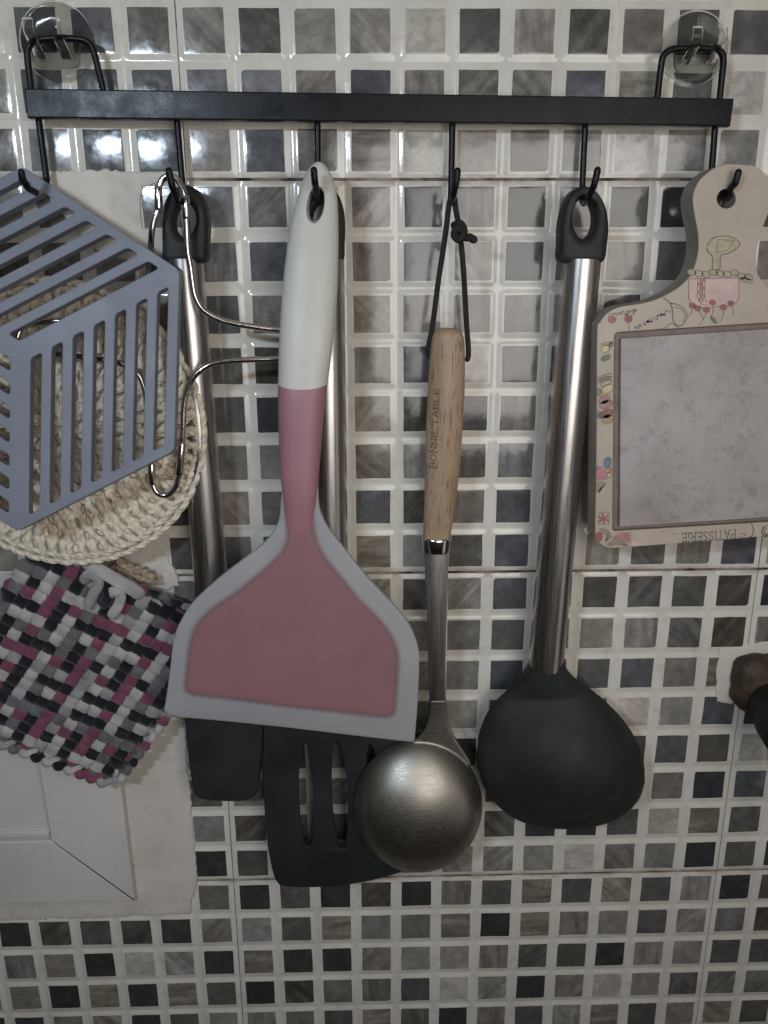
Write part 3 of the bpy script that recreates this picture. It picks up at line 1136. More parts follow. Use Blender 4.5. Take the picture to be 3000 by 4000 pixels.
STROKES = {
    'B': [[(0.08, 0), (0.08, 1)], [(0.08, 1), (0.42, 1), (0.55, 0.88), (0.55, 0.66), (0.42, 0.54), (0.08, 0.54)], [(0.42, 0.54), (0.6, 0.42), (0.6, 0.14), (0.45, 0), (0.08, 0)]],
    'O': [[(0.36 + 0.34 * math.cos(a), 0.5 + 0.5 * math.sin(a)) for a in [2 * math.pi * k / 14 for k in range(15)]]],
    'N': [[(0.08, 0), (0.08, 1)], [(0.08, 1), (0.62, 0)], [(0.62, 0), (0.62, 1)]],
    'E': [[(0.08, 0), (0.08, 1)], [(0.08, 1), (0.55, 1), (0.55, 0.86)], [(0.08, 0.52), (0.42, 0.52)], [(0.42, 0.42), (0.42, 0.62)], [(0.08, 0), (0.58, 0), (0.58, 0.16)]],
    'T': [[(0.36, 0), (0.36, 1)], [(0.02, 0.84), (0.02, 1), (0.70, 1), (0.70, 0.84)]],
    'A': [[(0.06, 0), (0.36, 1), (0.66, 0)], [(0.17, 0.35), (0.55, 0.35)]],
    'L': [[(0.08, 0), (0.08, 1)], [(0.08, 0), (0.58, 0), (0.58, 0.18)]],
    'P': [[(0.08, 0), (0.08, 1)], [(0.08, 1), (0.44, 1), (0.58, 0.86), (0.58, 0.60), (0.44, 0.47), (0.08, 0.47)]],
    'I': [[(0.16, 0), (0.16, 1)]],
    'S': [[(0.54, 0.80), (0.48, 0.95), (0.30, 1), (0.12, 0.92), (0.08, 0.75), (0.16, 0.60), (0.42, 0.44), (0.54, 0.30), (0.50, 0.10), (0.30, 0), (0.12, 0.06), (0.06, 0.22)]],
    'R': [[(0.08, 0), (0.08, 1)], [(0.08, 1), (0.44, 1), (0.56, 0.87), (0.56, 0.64), (0.44, 0.52), (0.08, 0.52)], [(0.34, 0.52), (0.64, 0)]],
}
SERIF = {'B': [(0.08, 0), (0.08, 1)], 'N': [(0.08, 0), (0.08, 1), (0.62, 1)], 'E': [(0.08, 0), (0.08, 1)], 'T': [(0.36, 0)], 'A': [(0.06, 0), (0.66, 0)], 'L': [(0.08, 0), (0.08, 1)],
         'P': [(0.08, 0), (0.08, 1)], 'I': [(0.16, 0), (0.16, 1)], 'R': [(0.08, 0), (0.08, 1), (0.64, 0)]}
WIDTH = {'I': 0.32, 'O': 0.72, 'N': 0.70, 'T': 0.72, 'A': 0.72, ' ': 0.30}


def letter_strokes(text, gap=0.13):
    x = 0.0
    out = []
    for ch in text:
        for pl in STROKES.get(ch, []):
            out.append([(x + p[0], p[1]) for p in pl])
        for sx, sy in SERIF.get(ch, []):
            out.append([(x + sx - 0.11, sy), (x + sx + 0.11, sy)])
        x += WIDTH.get(ch, 0.64) + gap
    return out, x


def stroke_quads(lines, w):
    """Polylines to flat quads in the same 2-D space."""
    q = []
    for pl in lines:
        for a, b in zip(pl[:-1], pl[1:]):
            A, B = Vector(a), Vector(b)
            d = B - A
            if d.length < 1e-9:
                continue
            d.normalize()
            n = Vector((-d.y, d.x)) * w
            A2, B2 = A - d * w * 0.6, B + d * w * 0.6
            q.append([tuple(A2 - n), tuple(B2 - n), tuple(B2 + n), tuple(A2 + n)])
    return q


# lettering burnt into the wood, reading upwards
ls, L = letter_strokes('BONNE TABLE')
p0, p1 = Vector((1701, 1831)), Vector((1716, 1512))      # baseline start and end; baseline lies on the right side of the letters
p0b, p1b = Vector((1681, 1831)), Vector((1697, 1514))
mb = MB()
for q in stroke_quads(ls, 0.040):
    vs = []
    for x, y in q:
        t = x / L
        base = p0.lerp(p1, t)
        topp = p0b.lerp(p1b, t)
        px = base.lerp(topp, y)
        g0 = at(px.x, px.y, D_E + 7)
        sec = min(wood_sections, key=lambda s: abs(s[1].z - g0.z))
        dx = (g0.x - sec[1].x) / sec[2]
        y_s = sec[1].y - sec[2] * 0.86 * math.sqrt(max(0.0, 1 - dx * dx)) - 0.00028
        vs.append((g0.x, y_s, g0.z))
    mb.add(vs, [(0, 1, 2, 3)])
tag(mb.build('lettering', M['burn'], wood, 40, False), 'burnt serif letters reading BONNE TABLE')

mb = MB()
rings = []
for u, v, w in [(1706, 2094, 53), (1706, 2098, 57), (1706, 2104, 58), (1705, 2146, 55), (1705, 2152, 53), (1705, 2154, 40)]:
    c = at(u, v, D_E)
    R = (at(u + w, v, D_E) - c).length
    rings.append([(c.x + R * math.cos(2 * math.pi * k / 32), c.y - R * 0.86 * math.sin(2 * math.pi * k / 32), c.z) for k in range(32)])
mb.rings(rings)
mb.build('ferrule', M['chrome'], E_, 40)

def strip(mb, rows, th):
    rings = []
    for ul, ur, v, d in spline(rows, 5):
        a, b = at(ul, v, d), at(ur, v, d)
        rings.append([(a.x, a.y - th * .6, a.z), (a.x + .0006, a.y - th, a.z), (b.x - .0006, b.y - th, b.z), (b.x, b.y - th * .6, b.z), (b.x, b.y + th, b.z), (a.x, a.y + th, a.z)][::-1])
    mb.rings(rings)


mb = MB()
strip(mb, [(1658, 1751, 2150, 22), (1661, 1749, 2250, 22.5), (1667, 1746, 2360, 23), (1672, 1740, 2550, 23), (1677, 1741, 2700, 22.6), (1676, 1743, 2740, 22.4)], 0.0011)
mb.build('shank', M['shank'], E_, 40)
mb = MB()
circ = ellipse(1634, 3143, 250, 254, 0, 64)
ce = at(1634, 3143, 21)
dome(mb, circ, 21, 0.0235, (ce.x, ce.z), 0.62, wall=0.0012, lip=0.004, K=24)
strip(mb, [(1675, 1744, 2732, 22.4), (1674, 1745, 2760, 22.2), (1671, 1747, 2790, 22.0), (1663, 1753, 2828, 22.0), (1650, 1764, 2854, 22.0), (1628, 1778, 2880, 22.0), (1600, 1796, 2908, 22.0), (1610, 1814, 2935, 22), (1640, 1830, 2960, 22), (1700, 1842, 2985, 22)], 0.0013)
melt(mb.build('bowl', M['bowl'], E_, 70), 0.00048, 16)
mb = MB()
hk = at(1770, 782, 27)
Lp = [(at(1826, 1404, 21)), at(1830, 1372, 22), at(1822, 1260, 24), at(1812, 1080, 25), at(1802, 960, 26), at(1792, 880, 26.5), at(1780, 815, 27), at(1776, 778, 27.5),
      at(1768, 764, 27.5), at(1759, 778, 27.5), at(1752, 815, 27), at(1738, 930, 26), at(1712, 1100, 25), at(1690, 1270, 23.5), at(1673, 1360, 22), at(1676, 1392, 21), at(1690, 1400, 21)]
mb.tube(spline([tuple(p) for p in Lp], 5), 0.00128, 8)
mb.build('hanging_cord', M['cord'], E_)
mb = MB()
r = random.Random(4)
mb.tube(spline([tuple(p) for p in (at(1776, 880, 29), at(1800, 876, 30.5), at(1812, 905, 31), at(1796, 935, 31), at(1776, 920, 30.5), at(1784, 890, 31.5), at(1806, 900, 31.5), at(1812, 926, 30), at(1835, 928, 29), at(1850, 936, 29))], 5), 0.00185, 9)
mb.build('cord_knot', M['cord'], E_)

# ------------------------------------------------------------------ pink and cream silicone spatula
S_ = thing('silicone_spatula', 'wide pink silicone spatula with cream handle and milky blade rim', 'spatula')
GR = [(1243, 1243, 634, 1.5, 27), (1228, 1262, 638, 3, 27), (1205, 1283, 662, 4.6, 27.3), (1180, 1306, 712, 5.2, 28), (1160, 1318, 778, 5.6, 29), (1136, 1322, 872, 6.2, 30), (1118, 1322, 992, 6.8, 32), (1102, 1318, 1142, 7.4, 34),
      (1093, 1307, 1281, 8.0, 36.5), (1089, 1296, 1384, 8.2, 38), (1086, 1280, 1500, 8.2, 39.5)]
PK = [(1086, 1280, 1500, 8.2, 39.5), (1087, 1265, 1620, 8.0, 41), (1090, 1256, 1730, 7.6, 42), (1094, 1248, 1830, 7.0, 43), (1100, 1243, 1900, 6.2, 43.5), (1108, 1236, 1960, 5.2, 44), (1114, 1226, 2020, 4.0, 44), (1122, 1220, 2090, 2.4, 44)]


def grip_rings(rows, wave=0.0, n=40, end=None):
    out = []
    for q, (ul, ur, v, th, d) in enumerate(rows):
        a, b = at(ul, v, d), at(ur, v, d)
        c = (a + b) / 2
        h = (b - a).length / 2
        ring = []
        for k in range(n):
            t = 2 * math.pi * k / n
            x, y = math.cos(t), math.sin(t)
            x = math.copysign(abs(x) ** 0.85, x); y = math.copysign(abs(y) ** 0.85, y)
            dz = 0.0
            if end == q:
                dz = wave * (1 - x * x)
            ring.append((c.x + h * x, c.y - th / 1000 * y, c.z + dz))
        out.append(ring)
    return out


def cut_hole(obj, cutter):
    outward(obj.data)
    outward(cutter.data)
    m = obj.modifiers.new('hole', 'BOOLEAN')
    m.operation = 'DIFFERENCE'
    m.solver = 'EXACT'
    m.object = cutter
    dg = bpy.context.evaluated_depsgraph_get()
    me = bpy.data.meshes.new_from_object(obj.evaluated_get(dg))
    obj.modifiers.remove(m)
    old = obj.data
    obj.data = me
    bpy.data.meshes.remove(old)
    bpy.data.objects.remove(cutter)
    me.set_sharp_from_angle(angle=math.radians(45))


g1 = spline(GR, 4)
mb = MB()
mb.rings(grip_rings(g1, -0.0016, end=len(g1) - 1))
grip = mb.build('grip', M['cream_grip'], S_, 60)
mb = MB()
rr = []
for d, s in ((55, 1.55), (37, 1.34), (34.0, 1.12), (31.5, 1.0), (24, 1.0), (18, 1.1)):
    lp = xz(ellipse(1236, 800, 30 * s, 66 * (1 + (s - 1) * 0.6), 0.13, 36), 29)
    rr.append([(x, -d / 1000, z) for x, z in lp][::-1])
mb.rings(rr)
cutter = mb.build('cutter', M['cream_grip'])
cut_hole(grip, cutter)
g2 = spline(PK, 4)
mb = MB()
mb.rings(grip_rings(g2, -0.0016, end=0))
mb.build('shaft', M['pink'], S_, 60)

DB = 44.0
blade = [(1118, 1850), (1104, 1900), (1097, 1960), (1094, 2005), (1084, 2046), (1052, 2098), (998, 2146), (935, 2195), (865, 2249), (800, 2305), (748, 2358), (714, 2410), (691, 2458), (677, 2515), (668, 2590), (658, 2670), (645, 2755)]
blade_r = [(1619, 2893), (1627, 2800), (1634, 2690), (1638, 2580), (1634, 2530), (1621, 2486), (1594, 2430), (1542, 2365), (1488, 2308), (1429, 2245), (1376, 2180), (1329, 2119), (1285, 2062), (1257, 2008), (1246, 1960), (1243, 1900), (1236, 1850)]
mb = MB()
L1 = spline(blade, 4)
R1 = spline(blade_r, 4)
low = [(643, 2768), (650, 2783), (700, 2797), (900, 2815), (1131, 2839), (1350, 2865), (1528, 2886), (1604, 2894)]
mb.plate(xz(L1 + low + R1, DB), [], DB - 2.2, DB + 1.6, 0.0009, 3)
mb.build('blade', M['milky'], S_, 60)
core = [(1126, 1930), (1126, 2000), (1130, 2086), (1111, 2146), (1064, 2199), (1000, 2254), (932, 2312), (870, 2352), (819, 2391), (782, 2430), (762, 2470), (749, 2517), (741, 2590), (733, 2655), (732, 2678), (740, 2694), (760, 2702), (800, 2707), (930, 2722), (1131, 2748),
        (1330, 2770), (1475, 2786), (1512, 2788), (1530, 2779), (1537, 2757), (1540, 2715), (1545, 2650), (1549, 2570), (1538, 2511), (1502, 2451), (1455, 2395), (1396, 2338), (1335, 2262), (1276, 2192), (1245, 2140), (1226, 2086), (1214, 2000), (1212, 1930)]
lp = xz(spline(core, 4, True), DB)
m = len(lp)
ar = sum(lp[i - 1][0] * lp[i][1] - lp[i][0] * lp[i - 1][1] for i in range(m))
if ar < 0:
    lp = lp[::-1]


def inset(loop, dist):
    out = []
    n = len(loop)
    for i in range(n):
        a, c = Vector(loop[i - 1]), Vector(loop[(i + 1) % n])
        e = (c - a).normalized()
        out.append((loop[i][0] - e.y * dist, loop[i][1] + e.x * dist))
    return out


outer = inset(lp, -0.0030)
inner = inset(lp, 0.0018)
yf = -(DB + 1.6) / 1000 - 0.00012
mb = MB()
verts = [(x, yf, z) for x, z in outer] + [(x, yf - 0.00006, z) for x, z in inner]
faces = [(i, (i + 1) % m, m + (i + 1) % m, m + i) for i in range(m)]
mb.add(verts, faces, [(0.0, 0.0)] * m + [(1.0, 0.0)] * m)
tris = tessellate_polygon([[Vector((x, z, 0)) for x, z in inner]])
vi = [(x, yf - 0.00006, z) for x, z in inner]
fixed = []
for t in tris:
    A, B2, C2 = (Vector(inner[k]) for k in t)
    cr = (B2 - A).x * (C2 - A).y - (B2 - A).y * (C2 - A).x
    fixed.append(tuple(t) if cr > 0 else (t[0], t[2], t[1]))
mb.add(vi, fixed, [(1.0, 0.0)] * m)
mb.build('core', M['core'], S_, 60)

# ------------------------------------------------------------------ slate blue hexagon trivet
# it hangs turned a little, its lower tip pushed out from the wall by the potholders behind it
side, turn, lean = 0.0814, -3.5, 0.191
ctr = Vector((0, 0, 0))


def hexpt(ang, r):
    a = math.radians(ang + turn)
    return Vector((r * math.cos(a), r * math.sin(a)))


hexagon = [tuple(hexpt(90 - 60 * k, side)) for k in range(6)]
holes = []
C2v = Vector((0, 0))
for a in (30, 150, 270):           # rhombus between directions a and a+60, a+... : centre, a, a+60, a+120
    pa = hexpt(a, side) - C2v       # slots run along this edge
    pb = hexpt(a + 120, side) - C2v  # and are stacked along this one
    for k in range(7):
        t = 0.102 + k * 0.1325
        w = 0.0335
        s0, s1 = 0.062, 0.935
        q = [C2v + pa * s0 + pb * (t - w), C2v + pa * s1 + pb * (t - w), C2v + pa * s1 + pb * (t + w), C2v + pa * s0 + pb * (t + w)]
        holes.append(rounded([tuple(p) for p in q], 0.0016, 4))
mb = MB()
mb.plate(rounded(hexagon, 0.0028, 4), holes, -5.4, 0.0, 0.0005, 2)
hexo = mb.build('silicone_trivet', M['hex'])
hexo.location = (-0.0844, -0.0402, -0.1394)
hexo.rotation_euler = (-lean, 0, 0)
tag(hexo, 'slate blue hexagonal slotted silicone trivet with a cube pattern', 'trivet')

# ------------------------------------------------------------------ chrome wire trivet
wire = [(619, 806), (620, 742), (632, 704), (658, 687), (690, 700), (714, 742), (725, 806), (728, 880), (733, 980), (744, 1043), (752, 1106), (764, 1163), (794, 1211), (848, 1244), (905, 1262), (1010, 1279), (1095, 1289), (1180, 1300), (1232, 1320), (1240, 1350),
        (1225, 1380), (1180, 1394), (1090, 1401), (1000, 1404), (880, 1411), (814, 1427), (762, 1466), (733, 1520), (719, 1588), (715, 1680), (708, 1780), (700, 1850), (684, 1905), (650, 1934), (615, 1926), (596, 1888), (591, 1830), (586, 1720), (578, 1610), (562, 1510),
        (530, 1452), (460, 1416), (375, 1402), (290, 1391), (200, 1381), (120, 1372), (78, 1350), (70, 1315), (90, 1278), (140, 1262), (240, 1252), (350, 1240), (450, 1224), (530, 1190), (566, 1130), (580, 1064), (588, 989), (592, 916), (600, 862)]
P = []
for u, v in wire:
    d = 30.2 - 3.4 * max(0.0, min(1.0, (u - 780) / 300))
    if u < 640 and 900 < v < 1300:
        d -= 6.5 * math.sin(math.pi * (v - 900) / 400)
    P.append(tuple(at(u, v, d)))
wt = thing('wire_trivet', 'chromed wire cross trivet hanging between the blue trivet and the pink spatula', 'trivet')
mb = MB()
mb.tube(spline(P, 5, True), 0.00142, 10, closed=True)
mb.build('wire', M['chrome'], wt)
for a in ([(619, 735), (619, 775), (619, 812)], [(724, 775), (726, 812), (727, 845)], [(711, 1735), (705, 1800), (700, 1850)], [(592, 1815), (593, 1850), (596, 1885)]):
    mb = MB()
    mb.tube([at(u, v, 30.2) for u, v in a], 0.00185, 12)
    mb.build('sleeve', M['chrome'], wt)

# ------------------------------------------------------------------ cream crocheted potholder
cro = thing('crocheted_potholder', 'round cream crocheted cotton potholder behind the blue trivet', 'potholder')
cc = at(236, 1672, 24)
RC = (at(236 + 560, 1672, 24) - cc).length
rc = random.Random(21)


def stitch(mb, c, ang, r, w, h, y, lean, rad):
    """One crochet stitch: two plump strands leaning together, drawn at radius r, angle ang."""
    for s in (-1, 1):
        pts = []
        for t in (0.0, 0.3, 0.65, 1.0):
            rr = r + h * (t - 0.5) * 1.25
            off = s * w * (0.08 + 0.40 * math.sin(math.pi * (0.15 + 0.75 * t))) + lean * w * (t - 0.5)
            a = ang + off / max(r, 0.004)
            yy = y - 0.0017 * math.sin(math.pi * (0.08 + 0.84 * t)) + rc.uniform(-1, 1) * 0.0003
            pts.append((c.x + rr * math.cos(a), yy, c.z + rr * math.sin(a)))
        mb.tube(spline(pts, 3), [rad * k for k in (0.75, 0.95, 1.05, 1.08, 1.1, 1.1, 1.08, 1.0, 0.85, 0.7)], 7, round_end=True)


mb = MB()
mb.tube([(cc.x, -0.0150, cc.z), (cc.x, -0.0221, cc.z)], RC * 0.95, 48, round_end=False)
mb.build('backing', M['yarn'], cro)
rows = 9
for k in range(rows):
    r = RC * (0.90 - k * 0.102)
    if r < 0.003:
        break
    n = max(4, int(2 * math.pi * r / 0.0066))
    mb = MB()
    ph = rc.random()
    for i in range(n):
        a = 2 * math.pi * (i + ph + rc.uniform(-0.14, 0.14)) / n
        stitch(mb, cc, a, r + rc.uniform(-1, 1) * 0.0007, 0.0062 * rc.uniform(0.85, 1.12), RC * 0.102 * rc.uniform(0.85, 1.1), -0.0216 + rc.uniform(-0.5, 0.5) * 0.001, 0.28 + rc.uniform(-0.45, 0.45), 0.00195 * rc.uniform(0.9, 1.1))
        # the nub that closes each stitch, lying along the row
        a2 = a + rc.uniform(0.3, 0.6) * 2 * math.pi / n
        r2 = r + RC * 0.051 + rc.uniform(-1, 1) * 0.0008
        w2 = 0.0024 / max(r2, 0.004)
        pts = [(cc.x + (r2 + q * rc.uniform(-0.0004, 0.0010)) * math.cos(a2 + q * w2), -0.0224 - 0.0010 * (1 - abs(q)), cc.z + (r2 + q * rc.uniform(-0.0004, 0.0010)) * math.sin(a2 + q * w2)) for q in (-1, -0.3, 0.3, 1)]
        mb.tube(spline(pts, 2), [0.0012, 0.0016, 0.0018, 0.0018, 0.0018, 0.0016, 0.0012], 7)
    mb.build('stitch_row', M['yarn'], cro, 60)
mb = MB()
n = int(2 * math.pi * RC / 0.0078)
for i in range(n):
    a0 = 2 * math.pi * i / n
    for s in (-1, 1):
        pts = []
        for t in (-0.15, 0.25, 0.65, 1.1, 1.45):
            a = a0 + (t + rc.uniform(-0.04, 0.04)) * 2 * math.pi / n
            rr = RC * 0.972 + s * (0.0005 + 0.0016 * math.sin(math.pi * max(0, min(1, (t + 0.15) / 1.6))))
            y = -0.0225 - 0.0012 * math.sin(math.pi * max(0, min(1, (t + 0.15) / 1.6)))
            pts.append((cc.x + rr * math.cos(a), y, cc.z + rr * math.sin(a)))
        mb.tube(spline(pts, 2), [0.0010, 0.0014, 0.0017, 0.00175, 0.00175, 0.0017, 0.0015, 0.0012, 0.0008], 7)
mb.build('rim_braid', M['yarn'], cro, 60)
mb = MB()
for i in range(n):
    a0 = 2 * math.pi * (i + 0.5) / n
    pts = [(cc.x + (RC * 0.975 + 0.001) * math.cos(a0 + t * 2 * math.pi / n), -0.0190 + t * 0.0015, cc.z + (RC * 0.975 + 0.001) * math.sin(a0 + t * 2 * math.pi / n)) for t in (-0.2, 0.4, 1.0)]
    mb.tube(spline(pts, 2), 0.0016, 7)
mb.build('rim_edge', M['yarn'], cro, 60)
mb = MB()
lp = [at(u, v, d) for u, v, d in ((440, 2150, 12), (480, 2200, 11), (520, 2220, 10), (570, 2235, 9), (600, 2262, 8), (560, 2262, 8), (500, 2245, 8), (450, 2215, 9))]
for q in range(2):
    pts = spline([tuple(p) for p in lp], 5)
    tw = []
    for i, p in enumerate(pts):
        a = i * 0.9 + q * math.pi
        tw.append((p[0] + 0.0011 * math.cos(a), p[1] + 0.0011 * math.sin(a) * 0.6, p[2] + 0.0011 * math.sin(a)))
    mb.tube(tw, 0.0016, 7)
mb.build('hanging_loop', M['tan_yarn'], cro, 60)

# ------------------------------------------------------------------ woven loop potholder
wov = thing('woven_potholder', 'woven potholder of black white grey and magenta cotton loops', 'potholder')
DW = 13.0
O_ = at(447, 3030, DW)                               # lower corner
a1 = at(0, 2860, DW) - O_                            # along the lower edge, to the left
a2 = at(634, 2780, DW) - O_                          # along the right edge, upwards
e1, e2 = a1.normalized(), a2.normalized()
PW = 0.00655
N1, N2 = 16, 17                                     # strands counted along e1, along e2
rw = random.Random(5)


def bundle(x, y):
    return math.copysign(abs(x) ** 0.75, x), math.copysign(abs(y) ** 0.8, y) * (1 - 0.22 * math.exp(-(x / 0.2) ** 2))


PAL_U = ['black', 'grey', 'white', 'pink', 'black', 'white', 'pale', 'pink', 'black', 'grey', 'white', 'black', 'pink', 'white', 'black', 'grey', 'pink', 'white', 'black']
PAL_A = ['white', 'black', 'pink', 'grey', 'black', 'white', 'black', 'pale', 'pink', 'black', 'grey', 'white', 'black', 'pink', 'white', 'grey', 'black', 'white', 'pink']
# strands running up-right (along e2), one per step of e1
for i in range(N1):
    pts = []
    for s in range((N2) * 6 + 1):
        j = s / 6.0 - 0.5
        amp = 0.0014 * math.tanh(2.2 * math.cos(math.pi * j)) * (1 if i % 2 == 0 else -1)
        p = O_ + e1 * ((i + 0.75) * PW) + e2 * ((j + 0.75) * PW) + Vector((0, -0.0028 - amp, 0))
        p += e1 * rw.uniform(-1, 1) * 0.00018
        pts.append(p)
    mb = MB()
    mb.tube(pts, [PW * 0.53 * rw.uniform(0.93, 1.05) for _ in pts], 12, flat=0.40, up=(0, -1, 0), shape=bundle)
    mb.build('loop_strand', M['loop_' + PAL_U[i % len(PAL_U)]], wov, 70)
for j in range(N2):
    pts = []
    for s in range(N1 * 6 + 1):
        i = s / 6.0 - 0.5
        amp = -0.0014 * math.tanh(2.2 * math.cos(math.pi * i)) * (1 if j % 2 == 0 else -1)
        p = O_ + e1 * ((i + 0.75) * PW) + e2 * ((j + 0.75) * PW) + Vector((0, -0.0028 - amp, 0))
        p += e2 * rw.uniform(-1, 1) * 0.00018
        pts.append(p)
    mb = MB()
    mb.tube(pts, [PW * 0.53 * rw.uniform(0.93, 1.05) for _ in pts], 12, flat=0.40, up=(0, -1, 0), shape=bundle)
    mb.build('loop_strand', M['loop_' + PAL_A[j % len(PAL_A)]], wov, 70)


def edge_loops(start, direction, n, out):
    for k in range(n):
        a = start + direction * (k * PW * 0.98)
        b = a + direction * PW * 1.25 + out * 0.0016
        mid = (a + b) / 2 + out * 0.0022 + Vector((0, -0.0022, 0))
        mb = MB()
        mb.tube(spline([tuple(a), tuple(a.lerp(mid, 0.6) + out * 0.0008), tuple(mid), tuple(b)], 3), [0.0017, 0.0021, 0.0023, 0.0025, 0.0026, 0.0026, 0.0025, 0.0023, 0.0019, 0.0015], 9, flat=0.8)
        mb.build('edge_loop', M['loop_' + rw.choice(('black', 'white', 'pink', 'grey', 'pale', 'black'))], wov, 70)


up_y = Vector((0, -0.0030, 0))
edge_loops(O_ + up_y - e2 * 0.0006, e1, N1 + 1, -e2)
edge_loops(O_ + up_y - e1 * 0.0006, e2, N2 + 1, -e1)
edge_loops(O_ + up_y + e2 * (N2 * PW + 0.004), e1, N1 + 1, e2)
mb = MB()
mb.tube(spline([tuple(at(u, v, d)) for u, v, d in ((320, 2180, 17), (380, 2222, 21), (450, 2262, 22.5), (510, 2296, 22.5), (540, 2318, 20))], 4), 0.0036, 12, flat=0.5, up=(0, -1, 0.3), shape=bundle)
mb.build('hanging_tab', M['loop_white'], wov, 70)
for pts, mt in (([(330, 2265, 19), (345, 2245, 21), (375, 2250, 22), (385, 2280, 22), (365, 2320, 21), (350, 2360, 20)], 'loop_pale'), ([(420, 2325, 20), (445, 2310, 22), (470, 2320, 22), (465, 2360, 21), (440, 2400, 20)], 'loop_white'),
                ([(395, 2290, 19), (415, 2300, 21), (420, 2330, 21), (405, 2360, 19)], 'loop_black')):
    mb = MB()
    mb.tube(spline([tuple(at(*p)) for p in pts], 4), 0.0029, 10, flat=0.6, up=(0, -1, 0.2), shape=bundle)
    mb.build('loose_loop', M[mt], wov, 70)

# ------------------------------------------------------------------ the pastry board
BD = thing('serving_board', 'cream paddle board with pastry print and a grey stone inset', 'board')
DF = 38.0
bo = [(2844, 640), (2800, 652), (2762, 677), (2728, 712), (2709, 760), (2708, 800), (2716, 850), (2727, 910), (2729, 960), (2722, 1012), (2701, 1070), (2664, 1112), (2612, 1147), (2542, 1177), (2470, 1191), (2418, 1200), (2374, 1222), (2345, 1258), (2333, 1300),
      (2331, 1600), (2329, 1850), (2325, 2085), (2331, 2108), (2350, 2129), (2378, 2140), (2420, 2140), (2518, 2133), (2753, 2115), (3000, 2094), (3300, 2068)]
bx = at(2844, 1500, DF)
o2 = xz(spline(bo, 4), DF)
hx = at(2838, 775, DF).x + 0.0010
right = [(2 * hx + 0.004 - x, z) for x, z in [o2[k] for k in range(0, 18 * 4, 2)]]     # mirrored other half of the paddle, mostly outside the frame
last = right[-1]
tilt = [(x, z + (x - hx) * 0.0) for x, z in right]
outl = o2 + [(tilt[-1][0] + 0.0005, o2[-1][1] + 0.006)] + tilt[::-1][:-1]
hole = xz(ellipse(2838, 776, 37, 38), DF)
tile_o = [at(2425, 1322, DF), at(3060, 1281, DF), at(3110, 2014, DF), at(2420, 2059, DF)]
gro = [at(2400, 1299, DF), at(3080, 1256, DF), at(3130, 2032, DF), at(2392, 2076, DF)]
groove = rounded([(p.x, p.z) for p in gro], 0.0022, 4)
mb = MB()
mb.plate(outl, [hole], DF - 14.5, DF - 5.0, 0)
mb.build('board_core', M['edge'], BD, 30)
mb = MB()
mb.plate(outl, [hole, groove], DF - 4.98, DF - 0.9, 0)
mb.build('board_rim', M['edge'], BD, 30)
mb = MB()
mb.plate(outl, [hole, groove], DF - 0.88, DF, 0.0004, 2)
face = mb.build('painted_face', M['board'], BD)
mb = MB()
mb.plate(rounded([(gro[0].x + .0003, gro[0].z - .0003), (gro[1].x, gro[1].z - .0003), (gro[2].x, gro[2].z + .0003), (gro[3].x + .0003, gro[3].z + .0003)], 0.0020, 4), [], DF - 4.9, DF - 2.2, 0)
mb.build('inset_groove', M['groove'], BD)
mb = MB()
mb.plate(rounded([(p.x, p.z) for p in tile_o], 0.0006, 3), [], DF - 2.18, DF + 0.15, 0.0004, 2)
mb.build('stone_inset', M['stone'], BD)

INK = {}
MOTIF = ['printed_cake_stand']


def motif(name):
    """Start the next printed picture on the board."""
    MOTIF[0] = name + '#%d' % len(INK)


def ink(col, poly=None, line=None, w=2.2, lift=0.10):
    """Flat print on the painted face, in photograph pixels."""
    mb, cols = INK.setdefault(MOTIF[0], (MB(), []))
    if col not in cols:
        cols.append(col)
    mi = cols.index(col)
    y = -(DF + lift) / 1000
    if poly:
        lp = xz(poly, DF + lift)
        tr = tessellate_polygon([[Vector((x, z, 0)) for x, z in lp]])
        fx = []
        for t in tr:
            A, B2, C2 = (Vector(lp[k]) for k in t)
            cr = (B2 - A).x * (C2 - A).y - (B2 - A).y * (C2 - A).x
            fx.append(tuple(t) if cr > 0 else (t[0], t[2], t[1]))
        mb.add([(x, y, z) for x, z in lp], fx, None, mi)
    if line:
        for q in stroke_quads([line], w):
            lp = xz(q, DF + lift)
            A, B2, C2 = (Vector(lp[k]) for k in (0, 1, 2))
            cr = (B2 - A).x * (C2 - A).y - (B2 - A).y * (C2 - A).x
            mb.add([(x, y, z) for x, z in lp], [(0, 1, 2, 3) if cr > 0 else (3, 2, 1, 0)], None, mi)


def blob(col, cx, cy, rx, ry, rot=0.0, lift=0.10, edge=None):
    e = ellipse(cx, cy, rx, ry, rot, 14)
    ink(col, poly=e, lift=lift)
    if edge:
        ink(edge, line=e + [e[0]], w=1.3, lift=lift + 0.03)


def zz(x, y):                  # coordinates read from an enlarged crop
    return 2000 + x / 1.659, 600 + y / 1.659


